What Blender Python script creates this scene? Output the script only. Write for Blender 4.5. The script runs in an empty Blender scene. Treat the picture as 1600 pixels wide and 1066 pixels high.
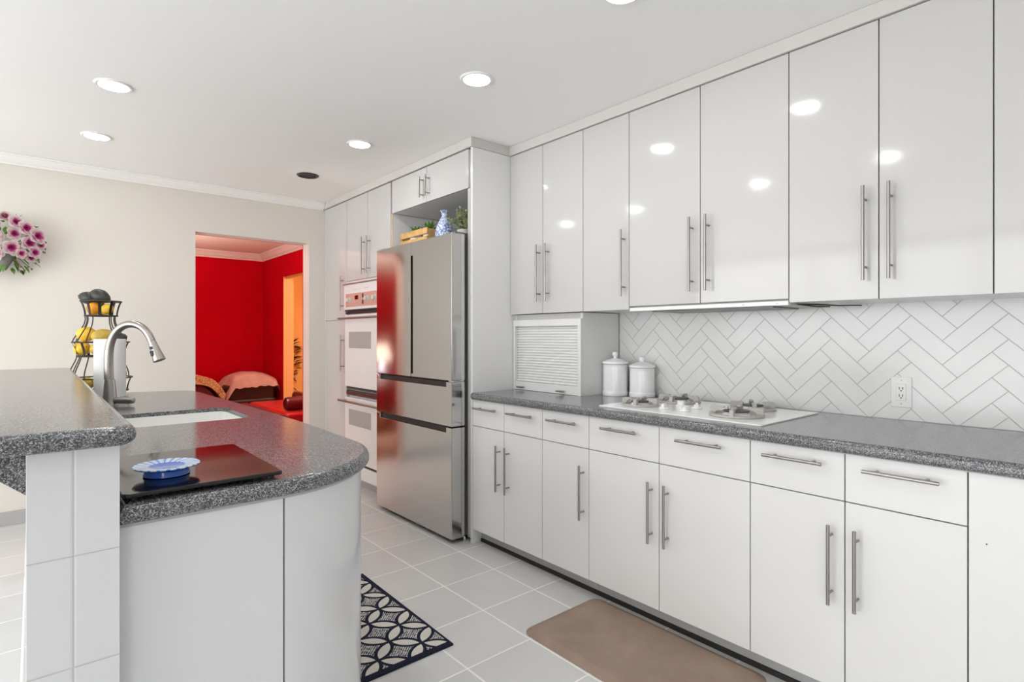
import bpy, bmesh, math, random
from math import sin, cos, pi, radians, sqrt
from mathutils import Vector, Matrix, noise

SC = bpy.context.scene
COL = SC.collection

# ---------------------------------------------------------------- camera
cam_d = bpy.data.cameras.new('camera')
cam = bpy.data.objects.new('camera', cam_d)
COL.objects.link(cam)
cam_d.sensor_fit = 'HORIZONTAL'
cam_d.sensor_width = 36.0
cam_d.lens = 875.4 / 1600 * 36.0
cam_d.shift_x = 0.0
cam_d.shift_y = (524.3 - 533.0) / 1600.0
cam_d.clip_start = 0.05
cam.location = (0, 0, 1.265)
cam.rotation_euler = (pi / 2, 0, -radians(40.52))
SC.camera = cam

# ---------------------------------------------------------------- world, exposure
SC.view_settings.view_transform = 'Standard'
SC.view_settings.look = 'None'
SC.view_settings.exposure = 0.66
SC.view_settings.gamma = 1.0
SC.view_settings.use_curve_mapping = False
CAN_POWER = 46.0          # emission of the recessed ceiling lights
SKY_DAY, GROUND_FILL = 3.2, 3.6     # world light through the added windows: sky above, brightened lower half lifting the ceiling
w = bpy.data.worlds.new('daylight'); SC.world = w; w.use_nodes = True
_nt = w.node_tree; _bg = _nt.nodes['Background']
_tc = _nt.nodes.new('ShaderNodeTexCoord'); _sp = _nt.nodes.new('ShaderNodeSeparateXYZ'); _mr = _nt.nodes.new('ShaderNodeMapRange')
_nt.links.new(_tc.outputs['Generated'], _sp.inputs[0]); _nt.links.new(_sp.outputs[2], _mr.inputs[0])
for _i, _v in ((1, -0.06), (2, 0.04), (3, GROUND_FILL), (4, SKY_DAY)): _mr.inputs[_i].default_value = _v
_nt.links.new(_mr.outputs[0], _bg.inputs[1])
_bg.inputs[0].default_value = (0.97, 0.985, 1.0, 1)
SC.cycles.max_bounces = 10
SC.cycles.diffuse_bounces = 6
SC.cycles.glossy_bounces = 5
SC.cycles.sample_clamp_indirect = 6.0
SC.cycles.use_denoising = True
SC.cycles.caustics_reflective = False
SC.cycles.caustics_refractive = False

# ---------------------------------------------------------------- helpers
WORLD = {}

def tag(o, label=None, cat=None, group=None, kind=None):
    if label: o['label'] = label
    if cat: o['category'] = cat
    if group: o['group'] = group
    if kind: o['kind'] = kind
    return o

def link(name, bm, mat, parent=None, smooth=35, label=None):
    """bm is in world coordinates; makes ONE mesh object with its origin at the middle of its base."""
    bmesh.ops.recalc_face_normals(bm, faces=bm.faces[:])
    xs = [v.co for v in bm.verts]
    lo = Vector((min(c.x for c in xs), min(c.y for c in xs), min(c.z for c in xs)))
    hi = Vector((max(c.x for c in xs), max(c.y for c in xs), max(c.z for c in xs)))
    org = Vector(((lo.x + hi.x) / 2, (lo.y + hi.y) / 2, lo.z))
    bmesh.ops.translate(bm, verts=bm.verts[:], vec=-org)
    me = bpy.data.meshes.new(name)
    bm.to_mesh(me); bm.free()
    if smooth:
        for p in me.polygons: p.use_smooth = True
        me.set_sharp_from_angle(angle=radians(smooth))
    if mat is not None:
        for m in (mat if isinstance(mat, (list, tuple)) else [mat]): me.materials.append(m)
    o = bpy.data.objects.new(name, me)
    COL.objects.link(o)
    if smooth and len(me.polygons) < 6000:
        wn = o.modifiers.new('weighted_normal', 'WEIGHTED_NORMAL'); wn.weight = 100; wn.keep_sharp = True
    if parent is not None:
        o.parent = parent
        o.location = org - WORLD[parent.name]
    else:
        o.location = org
    WORLD[o.name] = org
    if label: o['label'] = label
    return o

def thing(name, loc, label, cat, group=None):
    o = bpy.data.objects.new(name, None)
    COL.objects.link(o)
    o.empty_display_size = 0.05
    o.location = loc
    WORLD[o.name] = Vector(loc)
    return tag(o, label, cat, group)

def box(bm, x0, x1, y0, y1, z0, z1, bev=0.0, seg=2, mi=0):
    r = bmesh.ops.create_cube(bm, size=1.0)
    vs = r['verts']
    for v in vs:
        v.co = Vector(((x0 + x1) / 2 + v.co.x * (x1 - x0), (y0 + y1) / 2 + v.co.y * (y1 - y0), (z0 + z1) / 2 + v.co.z * (z1 - z0)))
    fs = set(f for v in vs for f in v.link_faces)
    for f in fs: f.material_index = mi
    if bev > 0:
        es = list(set(e for v in vs for e in v.link_edges))
        bmesh.ops.bevel(bm, geom=es, offset=bev, segments=seg, profile=0.5, affect='EDGES', clamp_overlap=True)
    return bm

def B(x0, x1, y0, y1, z0, z1, bev=0.0, seg=2):
    return box(bmesh.new(), x0, x1, y0, y1, z0, z1, bev, seg)

def tube(bm, pts, rad, n=12, caps=True, closed=False):
    """swept tube; rad is a number or a list per point"""
    pts = [Vector(p) for p in pts]
    N = len(pts)
    if not isinstance(rad, (list, tuple)): rad = [rad] * N
    rings = []
    up = None
    for i, p in enumerate(pts):
        if closed: d = pts[(i + 1) % N] - pts[i - 1]
        elif i == 0: d = pts[1] - pts[0]
        elif i == N - 1: d = pts[-1] - pts[-2]
        else: d = (pts[i + 1] - p).normalized() + (p - pts[i - 1]).normalized()
        d.normalize()
        if up is None:
            up = Vector((0, 0, 1)) if abs(d.z) < 0.9 else Vector((1, 0, 0))
        a = d.cross(up)
        if a.length < 1e-5: a = d.orthogonal()
        a.normalize(); b = a.cross(d).normalized(); up = b
        rings.append([bm.verts.new(p + (a * cos(2 * pi * k / n) + b * sin(2 * pi * k / n)) * rad[i]) for k in range(n)])
    M = N if closed else N - 1
    for i in range(M):
        A, C = rings[i], rings[(i + 1) % N]
        for k in range(n):
            bm.faces.new((A[k], A[(k + 1) % n], C[(k + 1) % n], C[k]))
    if caps and not closed:
        bm.faces.new(rings[0][::-1]); bm.faces.new(rings[-1])
    return bm

def cyl(bm, c, axis, L, r, n=20, r2=None):
    c = Vector(c); a = Vector({'x': (1, 0, 0), 'y': (0, 1, 0), 'z': (0, 0, 1)}[axis])
    return tube(bm, [c, c + a * L], [r, r if r2 is None else r2], n)

def lathe(bm, c, prof, n=40, sx=1.0, sy=1.0):
    """prof: (radius, z) from bottom to top; closes to the axis at r == 0"""
    c = Vector(c); rings = []
    for r, z in prof:
        if r <= 1e-6: rings.append([bm.verts.new(c + Vector((0, 0, z)))])
        else: rings.append([bm.verts.new(c + Vector((r * sx * cos(2 * pi * k / n), r * sy * sin(2 * pi * k / n), z))) for k in range(n)])
    for A, C in zip(rings, rings[1:]):
        if len(A) == 1 and len(C) == 1: continue
        for k in range(n):
            j = (k + 1) % n
            if len(A) == 1: bm.faces.new((A[0], C[j], C[k]))
            elif len(C) == 1: bm.faces.new((A[k], A[j], C[0]))
            else: bm.faces.new((A[k], A[j], C[j], C[k]))
    return bm

def ball(bm, c, rx, ry, rz, n=20, m=12, f=None):
    prof = [(0, -1)] + [(cos(-pi / 2 + pi * i / m), sin(-pi / 2 + pi * i / m)) for i in range(1, m)] + [(0, 1)]
    s = len(bm.verts)
    lathe(bm, (0, 0, 0), prof, n)
    bm.verts.ensure_lookup_table()
    for v in bm.verts[s:]:
        q = v.co.copy()
        if f: q = f(q)
        v.co = Vector((c[0] + q.x * rx, c[1] + q.y * ry, c[2] + q.z * rz))
    return bm

def xform(bm, mat, start=0):
    bm.verts.ensure_lookup_table()
    for v in bm.verts[start:]: v.co = mat @ v.co
    return bm

def inset(loop, d):
    out = []; N = len(loop)
    for i in range(N):
        p0, p, p1 = Vector(loop[i - 1]), Vector(loop[i]), Vector(loop[(i + 1) % N])
        a = (p - p0).normalized(); b = (p1 - p).normalized()
        n1 = Vector((-a.y, a.x)); n2 = Vector((-b.y, b.x))
        m = n1 + n2
        if m.length < 1e-6: m = n1
        m.normalize()
        k = max(0.35, m.dot(n1))
        out.append(p + m * d / k)
    return out

def rrect(x0, x1, y0, y1, r, n=6):
    """counter-clockwise rounded rectangle; r is a number or four radii (x0y0, x1y0, x1y1, x0y1)"""
    if not isinstance(r, (list, tuple)): r = [r] * 4
    out = []
    for (cx, cy, a0, rr) in ((x0, y0, pi, r[0]), (x1, y0, 1.5 * pi, r[1]), (x1, y1, 0, r[2]), (x0, y1, .5 * pi, r[3])):
        sx = 1 if cx == x0 else -1; sy = 1 if cy == y0 else -1
        if rr <= 1e-6: out.append((cx, cy)); continue
        for i in range(n + 1):
            a = a0 + .5 * pi * i / n
            out.append((cx + sx * rr + rr * cos(a), cy + sy * rr + rr * sin(a)))
    return out

def slab(bm, outline, z0, z1, r=0.0, rb=None, hole=None, n=5):
    """solid plate with rounded upper (r) and lower (rb) rim; outline is counter-clockwise; hole is cut straight through"""
    rb = r if rb is None else rb
    prof = []
    if rb > 0: prof += [(rb * (1 - cos(a)), z0 + rb - rb * sin(a)) for a in [pi / 2 * (1 - i / n) for i in range(n + 1)]]
    else: prof.append((0, z0))
    if r > 0: prof += [(r * (1 - cos(a)), z1 - r + r * sin(a)) for a in [pi / 2 * i / n for i in range(n + 1)]]
    else: prof.append((0, z1))
    rings = []
    for d, z in prof:
        lp = inset(outline, d) if d > 1e-7 else [Vector(p) for p in outline]
        rings.append([bm.verts.new((p[0], p[1], z)) for p in lp])
    N = len(outline)
    for A, C in zip(rings, rings[1:]):
        for k in range(N):
            bm.faces.new((A[k], A[(k + 1) % N], C[(k + 1) % N], C[k]))
    if hole is None:
        bm.faces.new(rings[0][::-1]); bm.faces.new(rings[-1])
    else:
        ht = [bm.verts.new((p[0], p[1], z1)) for p in hole]
        hb = [bm.verts.new((p[0], p[1], z0)) for p in hole]
        M = len(hole)
        for k in range(M): bm.faces.new((ht[k], ht[(k + 1) % M], hb[(k + 1) % M], hb[k]))
        for lp, h in ((rings[-1], ht), (rings[0], hb)):
            es = [bm.edges.get((lp[k], lp[(k + 1) % N])) for k in range(N)] + [bm.edges.get((h[k], h[(k + 1) % M])) for k in range(M)]
            bmesh.ops.triangle_fill(bm, use_beauty=True, use_dissolve=False, edges=es)
    return bm

def ribbon(bm, A, Bp, th):
    """sheet between two rows of points with thickness along its normal"""
    s = len(bm.verts)
    va = [bm.verts.new(p) for p in A]; vb = [bm.verts.new(p) for p in Bp]
    fs = [bm.faces.new((va[i], va[i + 1], vb[i + 1], vb[i])) for i in range(len(A) - 1)]
    bmesh.ops.solidify(bm, geom=fs, thickness=th)
    return bm

# ---------------------------------------------------------------- materials
def NT(name):
    m = bpy.data.materials.new(name); m.use_nodes = True
    nt = m.node_tree
    return m, nt, nt.nodes['Principled BSDF']

def pset(b, color=None, rough=None, metal=None, spec=None, coat=None, coat_rough=None, emis=None, estr=None):
    if color is not None: b.inputs['Base Color'].default_value = (*color, 1)
    if rough is not None: b.inputs['Roughness'].default_value = rough
    if metal is not None: b.inputs['Metallic'].default_value = metal
    if spec is not None: b.inputs['Specular IOR Level'].default_value = spec
    if coat is not None: b.inputs['Coat Weight'].default_value = coat
    if coat_rough is not None: b.inputs['Coat Roughness'].default_value = coat_rough
    if emis is not None: b.inputs['Emission Color'].default_value = (*emis, 1)
    if estr is not None: b.inputs['Emission Strength'].default_value = estr

def nd(nt, t, **kw):
    n = nt.nodes.new(t)
    for k, v in kw.items(): setattr(n, k, v)
    return n

def mth(nt, op, a, b=None, c=None):
    n = nt.nodes.new('ShaderNodeMath'); n.operation = op
    for i, v in enumerate((a, b, c)):
        if v is None: continue
        if isinstance(v, (int, float)): n.inputs[i].default_value = v
        else: nt.links.new(v, n.inputs[i])
    return n.outputs[0]

def mixc(nt, fac, a, b):
    n = nt.nodes.new('ShaderNodeMix'); n.data_type = 'RGBA'
    for s, v in ((n.inputs[0], fac), (n.inputs[6], a), (n.inputs[7], b)):
        if isinstance(v, (int, float)): s.default_value = v
        elif isinstance(v, tuple): s.default_value = (*v, 1) if len(v) == 3 else v
        else: nt.links.new(v, s)
    return n.outputs[2]

def pos(nt):
    g = nd(nt, 'ShaderNodeNewGeometry')
    s = nd(nt, 'ShaderNodeSeparateXYZ')
    nt.links.new(g.outputs['Position'], s.inputs[0])
    return g.outputs['Position'], s.outputs[0], s.outputs[1], s.outputs[2]

def noise_n(nt, scale, detail=3, vec=None, rough=0.5):
    n = nd(nt, 'ShaderNodeTexNoise'); n.inputs['Scale'].default_value = scale
    n.inputs['Detail'].default_value = detail; n.inputs['Roughness'].default_value = rough
    if vec is None: vec = nd(nt, 'ShaderNodeNewGeometry').outputs['Position']
    nt.links.new(vec, n.inputs['Vector'])
    return n.outputs['Fac']

def ramp(nt, fac, stops):
    r = nd(nt, 'ShaderNodeValToRGB')
    while len(r.color_ramp.elements) < len(stops): r.color_ramp.elements.new(0.5)
    for e, (p, c) in zip(r.color_ramp.elements, stops):
        e.position = p; e.color = (*c, 1)
    nt.links.new(fac, r.inputs[0])
    return r.outputs[0]

def bump(nt, b, h, strength=0.2, dist=0.01):
    n = nd(nt, 'ShaderNodeBump'); n.inputs['Strength'].default_value = strength; n.inputs['Distance'].default_value = dist
    nt.links.new(h, n.inputs['Height']); nt.links.new(n.outputs[0], b.inputs['Normal'])

def mat(name, color, rough=0.5, metal=0.0, spec=0.5, coat=0.0, coat_rough=0.05, var=0.0, vscale=8, bmp=0.0, bscale=60, bdist=0.004):
    m, nt, b = NT(name)
    pset(b, color, rough, metal, spec, coat, coat_rough)
    if var > 0:
        f = noise_n(nt, vscale)
        lo = tuple(max(0, c * (1 - var)) for c in color); hi = tuple(min(1, c * (1 + var)) for c in color)
        nt.links.new(ramp(nt, f, [(0.3, lo), (0.7, hi)]), b.inputs['Base Color'])
    if bmp > 0: bump(nt, b, noise_n(nt, bscale, 4), bmp, bdist)
    return m

def glow(name, color, strength, base=(0.9, 0.9, 0.9)):
    m, nt, b = NT(name); pset(b, base, 0.5, emis=color, estr=strength)
    return m

M = {}
M['ceiling'] = mat('ceiling paint', (0.90, 0.90, 0.89), 0.9, spec=0.2, bmp=0.05, bscale=180)
M['cream'] = mat('cream wall paint', (0.70, 0.660, 0.605), 0.75, spec=0.25, bmp=0.05, bscale=220)
M['white_wall'] = mat('white wall paint', (0.82, 0.81, 0.79), 0.8, spec=0.25)
M['trim'] = mat('white trim paint', (0.83, 0.82, 0.79), 0.45)
M['red'] = mat('red wall paint', (0.56, 0.0012, 0.012), 0.8, spec=0.04, var=0.04, vscale=3)
M['peach'] = mat('warm lit wall colour', (0.92, 0.53, 0.22), 0.7, spec=0.2)  # orange of the warm lamplight put into the wall colour
M['lacquer'] = mat('gloss white lacquer', (0.55, 0.543, 0.535), 0.09, spec=0.5)
M['laminate'] = mat('satin white laminate', (0.74, 0.737, 0.732), 0.22, spec=0.45)
M['island'] = mat('cool white island laminate', (0.66, 0.667, 0.685), 0.2, spec=0.45)
M['island_gloss'] = mat('cool white gloss island skin', (0.67, 0.675, 0.69), 0.08)
M['carcass'] = mat('cabinet carcass', (0.55, 0.50, 0.44), 0.6)  # browned so the gaps between doors come out dark, like shade
M['ivory'] = mat('ivory filler', (0.58, 0.565, 0.54), 0.5)
M['oak'] = mat('raw pale oak edge', (0.62, 0.46, 0.30), 0.6, var=0.15, vscale=30)
M['nickel'] = mat('brushed nickel', (0.36, 0.34, 0.32), 0.34, metal=1.0)
M['chrome'] = mat('pale steel', (0.75, 0.74, 0.72), 0.2, metal=1.0)
M['black'] = mat('black plastic', (0.012, 0.012, 0.013), 0.45)
M['dark_gap'] = mat('dark rubber', (0.02, 0.018, 0.017), 0.6)
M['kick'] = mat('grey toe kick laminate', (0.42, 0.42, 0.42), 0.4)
M['strip'] = mat('light grey metal strip', (0.52, 0.51, 0.49), 0.35, metal=0.3)
M['white_plastic'] = mat('white plastic', (0.80, 0.80, 0.79), 0.35)
M['porcelain'] = mat('white glazed ceramic', (0.84, 0.85, 0.85), 0.12, coat=0.3)
M['sink'] = mat('white sink enamel', (0.86, 0.86, 0.84), 0.22)
M['ctop'] = mat('white cooktop glass', (0.86, 0.86, 0.85), 0.06)
M['grate'] = mat('grey enamel grate', (0.42, 0.405, 0.385), 0.4)
M['burner'] = mat('burner cap', (0.06, 0.055, 0.05), 0.5)
M['oven'] = mat('white oven enamel', (0.76, 0.755, 0.75), 0.12)
M['oven_glass'] = mat('grey oven window', (0.40, 0.41, 0.40), 0.08)
M['copper'] = mat('rose tinted control panel', (0.66, 0.44, 0.36), 0.22, metal=0.25)
M['paper'] = mat('paper towel', (0.88, 0.88, 0.87), 0.9, spec=0.1, bmp=0.25, bscale=260, bdist=0.003)
M['iron'] = mat('dark bronze wire', (0.06, 0.052, 0.045), 0.45, metal=0.6)
M['lemon'] = mat('lemon skin', (0.86, 0.53, 0.035), 0.45, var=0.12, vscale=14, bmp=0.15, bscale=160)
M['orange'] = mat('orange skin', (0.88, 0.36, 0.02), 0.45, var=0.1, vscale=14, bmp=0.2, bscale=200)
M['avocado'] = mat('avocado skin', (0.024, 0.027, 0.022), 0.4, var=0.4, vscale=50, bmp=0.4, bscale=150)
M['mango'] = mat('yellow green fruit skin', (0.60, 0.42, 0.07), 0.45, var=0.35, vscale=18)
M['kiwi'] = mat('brown fruit skin', (0.16, 0.095, 0.03), 0.7, var=0.3, vscale=40)
M['leaf'] = mat('green leaf', (0.10, 0.22, 0.035), 0.5, var=0.45, vscale=30)
M['sage'] = mat('pale sage leaf', (0.30, 0.36, 0.19), 0.6, var=0.5, vscale=35)
M['stem'] = mat('brown stem', (0.20, 0.13, 0.06), 0.7)
M['wood'] = mat('honey wood', (0.66, 0.40, 0.15), 0.55, var=0.22, vscale=22)
M['dark_wood'] = mat('dark stained wood', (0.035, 0.008, 0.008), 0.4)
M['leather'] = mat('red leather', (0.42, 0.010, 0.012), 0.32, var=0.15, vscale=6, bmp=0.1, bscale=120)
M['maroon'] = mat('maroon leather', (0.11, 0.008, 0.010), 0.34, var=0.2, vscale=6, bmp=0.1, bscale=120)
M['pink'] = mat('pale pink satin', (0.86, 0.54, 0.49), 0.5, var=0.12, vscale=7)
M['soil'] = mat('soil', (0.05, 0.035, 0.02), 0.9)
M['basket'] = mat('grey wicker', (0.22, 0.22, 0.20), 0.8, bmp=0.5, bscale=120)
M['can_trim'] = mat('white lamp trim ring', (0.84, 0.84, 0.83), 0.5)
M['lamp_glow'] = glow('lit lamp lens', (1.0, 0.985, 0.965), CAN_POWER)
M['bulb_shade'] = glow('lit lamp shade', (1.0, 0.84, 0.66), 1.5, (0.9, 0.85, 0.75))
M['blue_body'] = mat('blue glaze', (0.015, 0.16, 0.66), 0.12, coat=0.4)

def granite():
    m, nt, b = NT('speckled grey granite')
    p, x, y, z = pos(nt)
    v = nd(nt, 'ShaderNodeTexVoronoi'); v.inputs['Scale'].default_value = 540
    nt.links.new(p, v.inputs['Vector'])
    s = nd(nt, 'ShaderNodeSeparateColor'); nt.links.new(v.outputs['Color'], s.inputs[0])
    n2 = noise_n(nt, 120, 2)
    k = mth(nt, 'ADD', mth(nt, 'MULTIPLY', s.outputs[0], 0.85), mth(nt, 'MULTIPLY', n2, 0.3))
    c = ramp(nt, k, [(0.12, (0.022, 0.023, 0.027)), (0.38, (0.060, 0.062, 0.070)), (0.62, (0.120, 0.124, 0.134)), (0.80, (0.21, 0.215, 0.222)), (0.98, (0.44, 0.44, 0.445))])
    nt.links.new(c, b.inputs['Base Color'])
    pset(b, None, 0.16, spec=0.5)
    return m
M['granite'] = granite()

TILE = 0.3215; TX0 = 1.8955; TY0 = 2.690
def floor_mat():
    m, nt, b = NT('grey floor tile')
    p, x, y, z = pos(nt)
    def line(c, o):
        f = mth(nt, 'FRACT', mth(nt, 'DIVIDE', mth(nt, 'SUBTRACT', c, o - 60 * TILE), TILE))
        d = mth(nt, 'MULTIPLY', mth(nt, 'MINIMUM', f, mth(nt, 'SUBTRACT', 1.0, f)), TILE)
        return d
    d = mth(nt, 'MINIMUM', line(x, TX0), line(y, TY0))
    wob = mth(nt, 'MULTIPLY', mth(nt, 'SUBTRACT', noise_n(nt, 60, 2), 0.5), 0.0012)
    g = mth(nt, 'LESS_THAN', mth(nt, 'ADD', d, wob), 0.0038)
    # tile to tile shade
    cx = mth(nt, 'FLOOR', mth(nt, 'DIVIDE', mth(nt, 'SUBTRACT', x, TX0), TILE)); cy = mth(nt, 'FLOOR', mth(nt, 'DIVIDE', mth(nt, 'SUBTRACT', y, TY0), TILE))
    cv = nd(nt, 'ShaderNodeCombineXYZ'); nt.links.new(cx, cv.inputs[0]); nt.links.new(cy, cv.inputs[1])
    wn = nd(nt, 'ShaderNodeTexWhiteNoise'); nt.links.new(cv.outputs[0], wn.inputs['Vector'])
    f = mth(nt, 'ADD', mth(nt, 'MULTIPLY', wn.outputs['Value'], 0.35), mth(nt, 'MULTIPLY', noise_n(nt, 5, 5), 0.65))
    tile = ramp(nt, f, [(0.2, (0.57, 0.57, 0.565)), (0.75, (0.64, 0.64, 0.638))])
    nt.links.new(mixc(nt, g, tile, (0.86, 0.85, 0.82)), b.inputs['Base Color'])
    nt.links.new(mth(nt, 'ADD', mth(nt, 'MULTIPLY', g, 0.4), 0.28), b.inputs['Roughness'])
    h = mth(nt, 'MINIMUM', mth(nt, 'MULTIPLY', d, 150.0), 1.0)
    bump(nt, b, h, 0.35, 0.002)
    return m
M['floor'] = floor_mat()

def halfwall_mat():
    m, nt, b = NT('white wall tile with pale grout')
    p, x, y, z = pos(nt)
    fz = mth(nt, 'FRACT', mth(nt, 'DIVIDE', mth(nt, 'SUBTRACT', z, 0.847 - 10 * .211), 0.211))
    dz = mth(nt, 'MULTIPLY', mth(nt, 'MINIMUM', fz, mth(nt, 'SUBTRACT', 1.0, fz)), 0.211)
    dx = mth(nt, 'ABSOLUTE', mth(nt, 'SUBTRACT', x, 0.058))
    fy = mth(nt, 'FRACT', mth(nt, 'DIVIDE', mth(nt, 'SUBTRACT', y, 1.345 - 10 * .211), 0.211))
    dy = mth(nt, 'ADD', mth(nt, 'MULTIPLY', mth(nt, 'MINIMUM', fy, mth(nt, 'SUBTRACT', 1.0, fy)), 0.211), mth(nt, 'MULTIPLY', mth(nt, 'LESS_THAN', y, 1.36), 1.0))
    d = mth(nt, 'MINIMUM', mth(nt, 'MINIMUM', dz, dx), dy)
    g = mth(nt, 'LESS_THAN', d, 0.0013)
    nt.links.new(mixc(nt, g, (0.65, 0.657, 0.675), (0.50, 0.49, 0.47)), b.inputs['Base Color'])
    pset(b, None, 0.14)
    bump(nt, b, mth(nt, 'MINIMUM', mth(nt, 'MULTIPLY', d, 220.0), 1.0), 0.4, 0.002)
    return m
M['halfwall'] = halfwall_mat()

def steel():
    m, nt, b = NT('brushed stainless steel')
    p, x, y, z = pos(nt)
    cv = nd(nt, 'ShaderNodeCombineXYZ')
    nt.links.new(mth(nt, 'MULTIPLY', x, 3.0), cv.inputs[0]); nt.links.new(mth(nt, 'MULTIPLY', y, 3.0), cv.inputs[1]); nt.links.new(mth(nt, 'MULTIPLY', z, 420.0), cv.inputs[2])
    n = noise_n(nt, 1.0, 3, cv.outputs[0])
    pset(b, (0.54, 0.53, 0.522), 0.2, metal=1.0)
    nt.links.new(mth(nt, 'ADD', mth(nt, 'MULTIPLY', n, 0.05), 0.085), b.inputs['Roughness'])
    b.inputs['Anisotropic'].default_value = 0.85
    tg = nd(nt, 'ShaderNodeCombineXYZ'); tg.inputs[2].default_value = 1.0
    nt.links.new(tg.outputs[0], b.inputs['Tangent'])
    return m
M['steel'] = steel()
M['steel_dark'] = mat('grey fridge casing', (0.23, 0.23, 0.235), 0.4, metal=0.6)

def blackglass():
    m, nt, b = NT('black glass board')
    f = noise_n(nt, 500, 1)
    nt.links.new(ramp(nt, f, [(0.70, (0.006, 0.006, 0.007)), (0.80, (0.05, 0.05, 0.05))]), b.inputs['Base Color'])
    pset(b, None, 0.07, spec=0.5)
    return m
M['blackglass'] = blackglass()

def plate_mat():
    m, nt, b = NT('blue glazed dish with pale rays')
    tc = nd(nt, 'ShaderNodeTexCoord'); s = nd(nt, 'ShaderNodeSeparateXYZ'); nt.links.new(tc.outputs['Object'], s.inputs[0])
    r = mth(nt, 'SQRT', mth(nt, 'ADD', mth(nt, 'MULTIPLY', s.outputs[0], s.outputs[0]), mth(nt, 'MULTIPLY', s.outputs[1], s.outputs[1])))
    a = mth(nt, 'ARCTAN2', s.outputs[1], s.outputs[0])
    ray = mth(nt, 'SINE', mth(nt, 'ADD', mth(nt, 'MULTIPLY', a, 22.0), mth(nt, 'MULTIPLY', r, 60.0)))
    ring = mth(nt, 'MULTIPLY', mth(nt, 'GREATER_THAN', r, 0.036), mth(nt, 'GREATER_THAN', s.outputs[2], 0.021))
    f = mth(nt, 'MULTIPLY', ring, mth(nt, 'GREATER_THAN', mth(nt, 'ADD', ray, mth(nt, 'MULTIPLY', noise_n(nt, 90, 2), 0.7)), 0.0))
    c1 = mixc(nt, mth(nt, 'GREATER_THAN', s.outputs[2], 0.0215), (0.008, 0.12, 0.60), (0.09, 0.32, 0.80))
    nt.links.new(mixc(nt, f, c1, (0.62, 0.72, 0.88)), b.inputs['Base Color'])
    pset(b, None, 0.12, coat=0.4)
    return m
M['plate'] = plate_mat()

def rug_mat():
    m, nt, b = NT('navy and cream woven petals')
    p, x, y, z = pos(nt)
    dx = mth(nt, 'DIVIDE', mth(nt, 'SUBTRACT', x, 1.206), 0.0965); dy = mth(nt, 'DIVIDE', mth(nt, 'SUBTRACT', y, 2.164), 0.0925)
    u = mth(nt, 'MULTIPLY', mth(nt, 'ADD', dx, dy), 0.5); v = mth(nt, 'MULTIPLY', mth(nt, 'SUBTRACT', dx, dy), 0.5)
    fu = mth(nt, 'FRACT', mth(nt, 'ADD', u, 50.5)); fv = mth(nt, 'FRACT', mth(nt, 'ADD', v, 50.5))
    def cd(a, c):
        ex = mth(nt, 'SUBTRACT', fu, a); ey = mth(nt, 'SUBTRACT', fv, c)
        return mth(nt, 'SUBTRACT', 0.7071, mth(nt, 'SQRT', mth(nt, 'ADD', mth(nt, 'MULTIPLY', ex, ex), mth(nt, 'MULTIPLY', ey, ey))))
    ds = [cd(0, 0), cd(1, 0), cd(0, 1), cd(1, 1)]
    line = None
    for d in ds:
        l = mth(nt, 'LESS_THAN', mth(nt, 'ABSOLUTE', d), 0.052)
        line = l if line is None else mth(nt, 'MAXIMUM', line, l)
    cnt = None
    for d in ds:
        l = mth(nt, 'GREATER_THAN', d, 0.0)
        cnt = l if cnt is None else mth(nt, 'ADD', cnt, l)
    petal = mth(nt, 'GREATER_THAN', cnt, 1.5)
    # speckled weave in the concave diamonds
    sx = mth(nt, 'SINE', mth(nt, 'MULTIPLY', x, 480.0)); sy = mth(nt, 'SINE', mth(nt, 'MULTIPLY', y, 480.0))
    chk = mth(nt, 'MULTIPLY', sx, sy)
    speck = mth(nt, 'GREATER_THAN', mth(nt, 'ADD', mth(nt, 'MULTIPLY', chk, 0.35), noise_n(nt, 130, 2)), 0.50)
    cream = ramp(nt, chk, [(0.0, (0.62, 0.59, 0.54)), (1.0, (0.80, 0.78, 0.73))])
    navy = (0.014, 0.018, 0.034)
    dia = mixc(nt, speck, navy, (0.62, 0.62, 0.60))
    c = mixc(nt, petal, dia, cream)
    c = mixc(nt, line, c, navy)
    e = mth(nt, 'GREATER_THAN', x, 1.293)
    e = mth(nt, 'MAXIMUM', e, mth(nt, 'LESS_THAN', y, 1.918))
    e = mth(nt, 'MAXIMUM', e, mth(nt, 'GREATER_THAN', y, 2.735))
    e = mth(nt, 'MAXIMUM', e, mth(nt, 'LESS_THAN', x, 0.81))
    nt.links.new(mixc(nt, e, c, navy), b.inputs['Base Color'])
    pset(b, None, 0.9, spec=0.15)
    bump(nt, b, chk, 0.5, 0.002)
    return m
M['rug'] = rug_mat()

def mat_mat():
    m, nt, b = NT('taupe foam mat')
    f = noise_n(nt, 6, 6, rough=0.65)
    nt.links.new(ramp(nt, f, [(0.25, (0.25, 0.178, 0.135)), (0.75, (0.35, 0.262, 0.205))]), b.inputs['Base Color'])
    pset(b, None, 0.55, spec=0.3)
    bump(nt, b, noise_n(nt, 300, 3), 0.25, 0.001)
    return m
M['mat'] = mat_mat()

def vase_mat():
    m, nt, b = NT('blue and white vase glaze')
    f = noise_n(nt, 75, 2)
    nt.links.new(ramp(nt, f, [(0.50, (0.66, 0.72, 0.82)), (0.56, (0.15, 0.24, 0.52))]), b.inputs['Base Color'])
    pset(b, None, 0.2)
    return m
M['vase'] = vase_mat()

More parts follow.
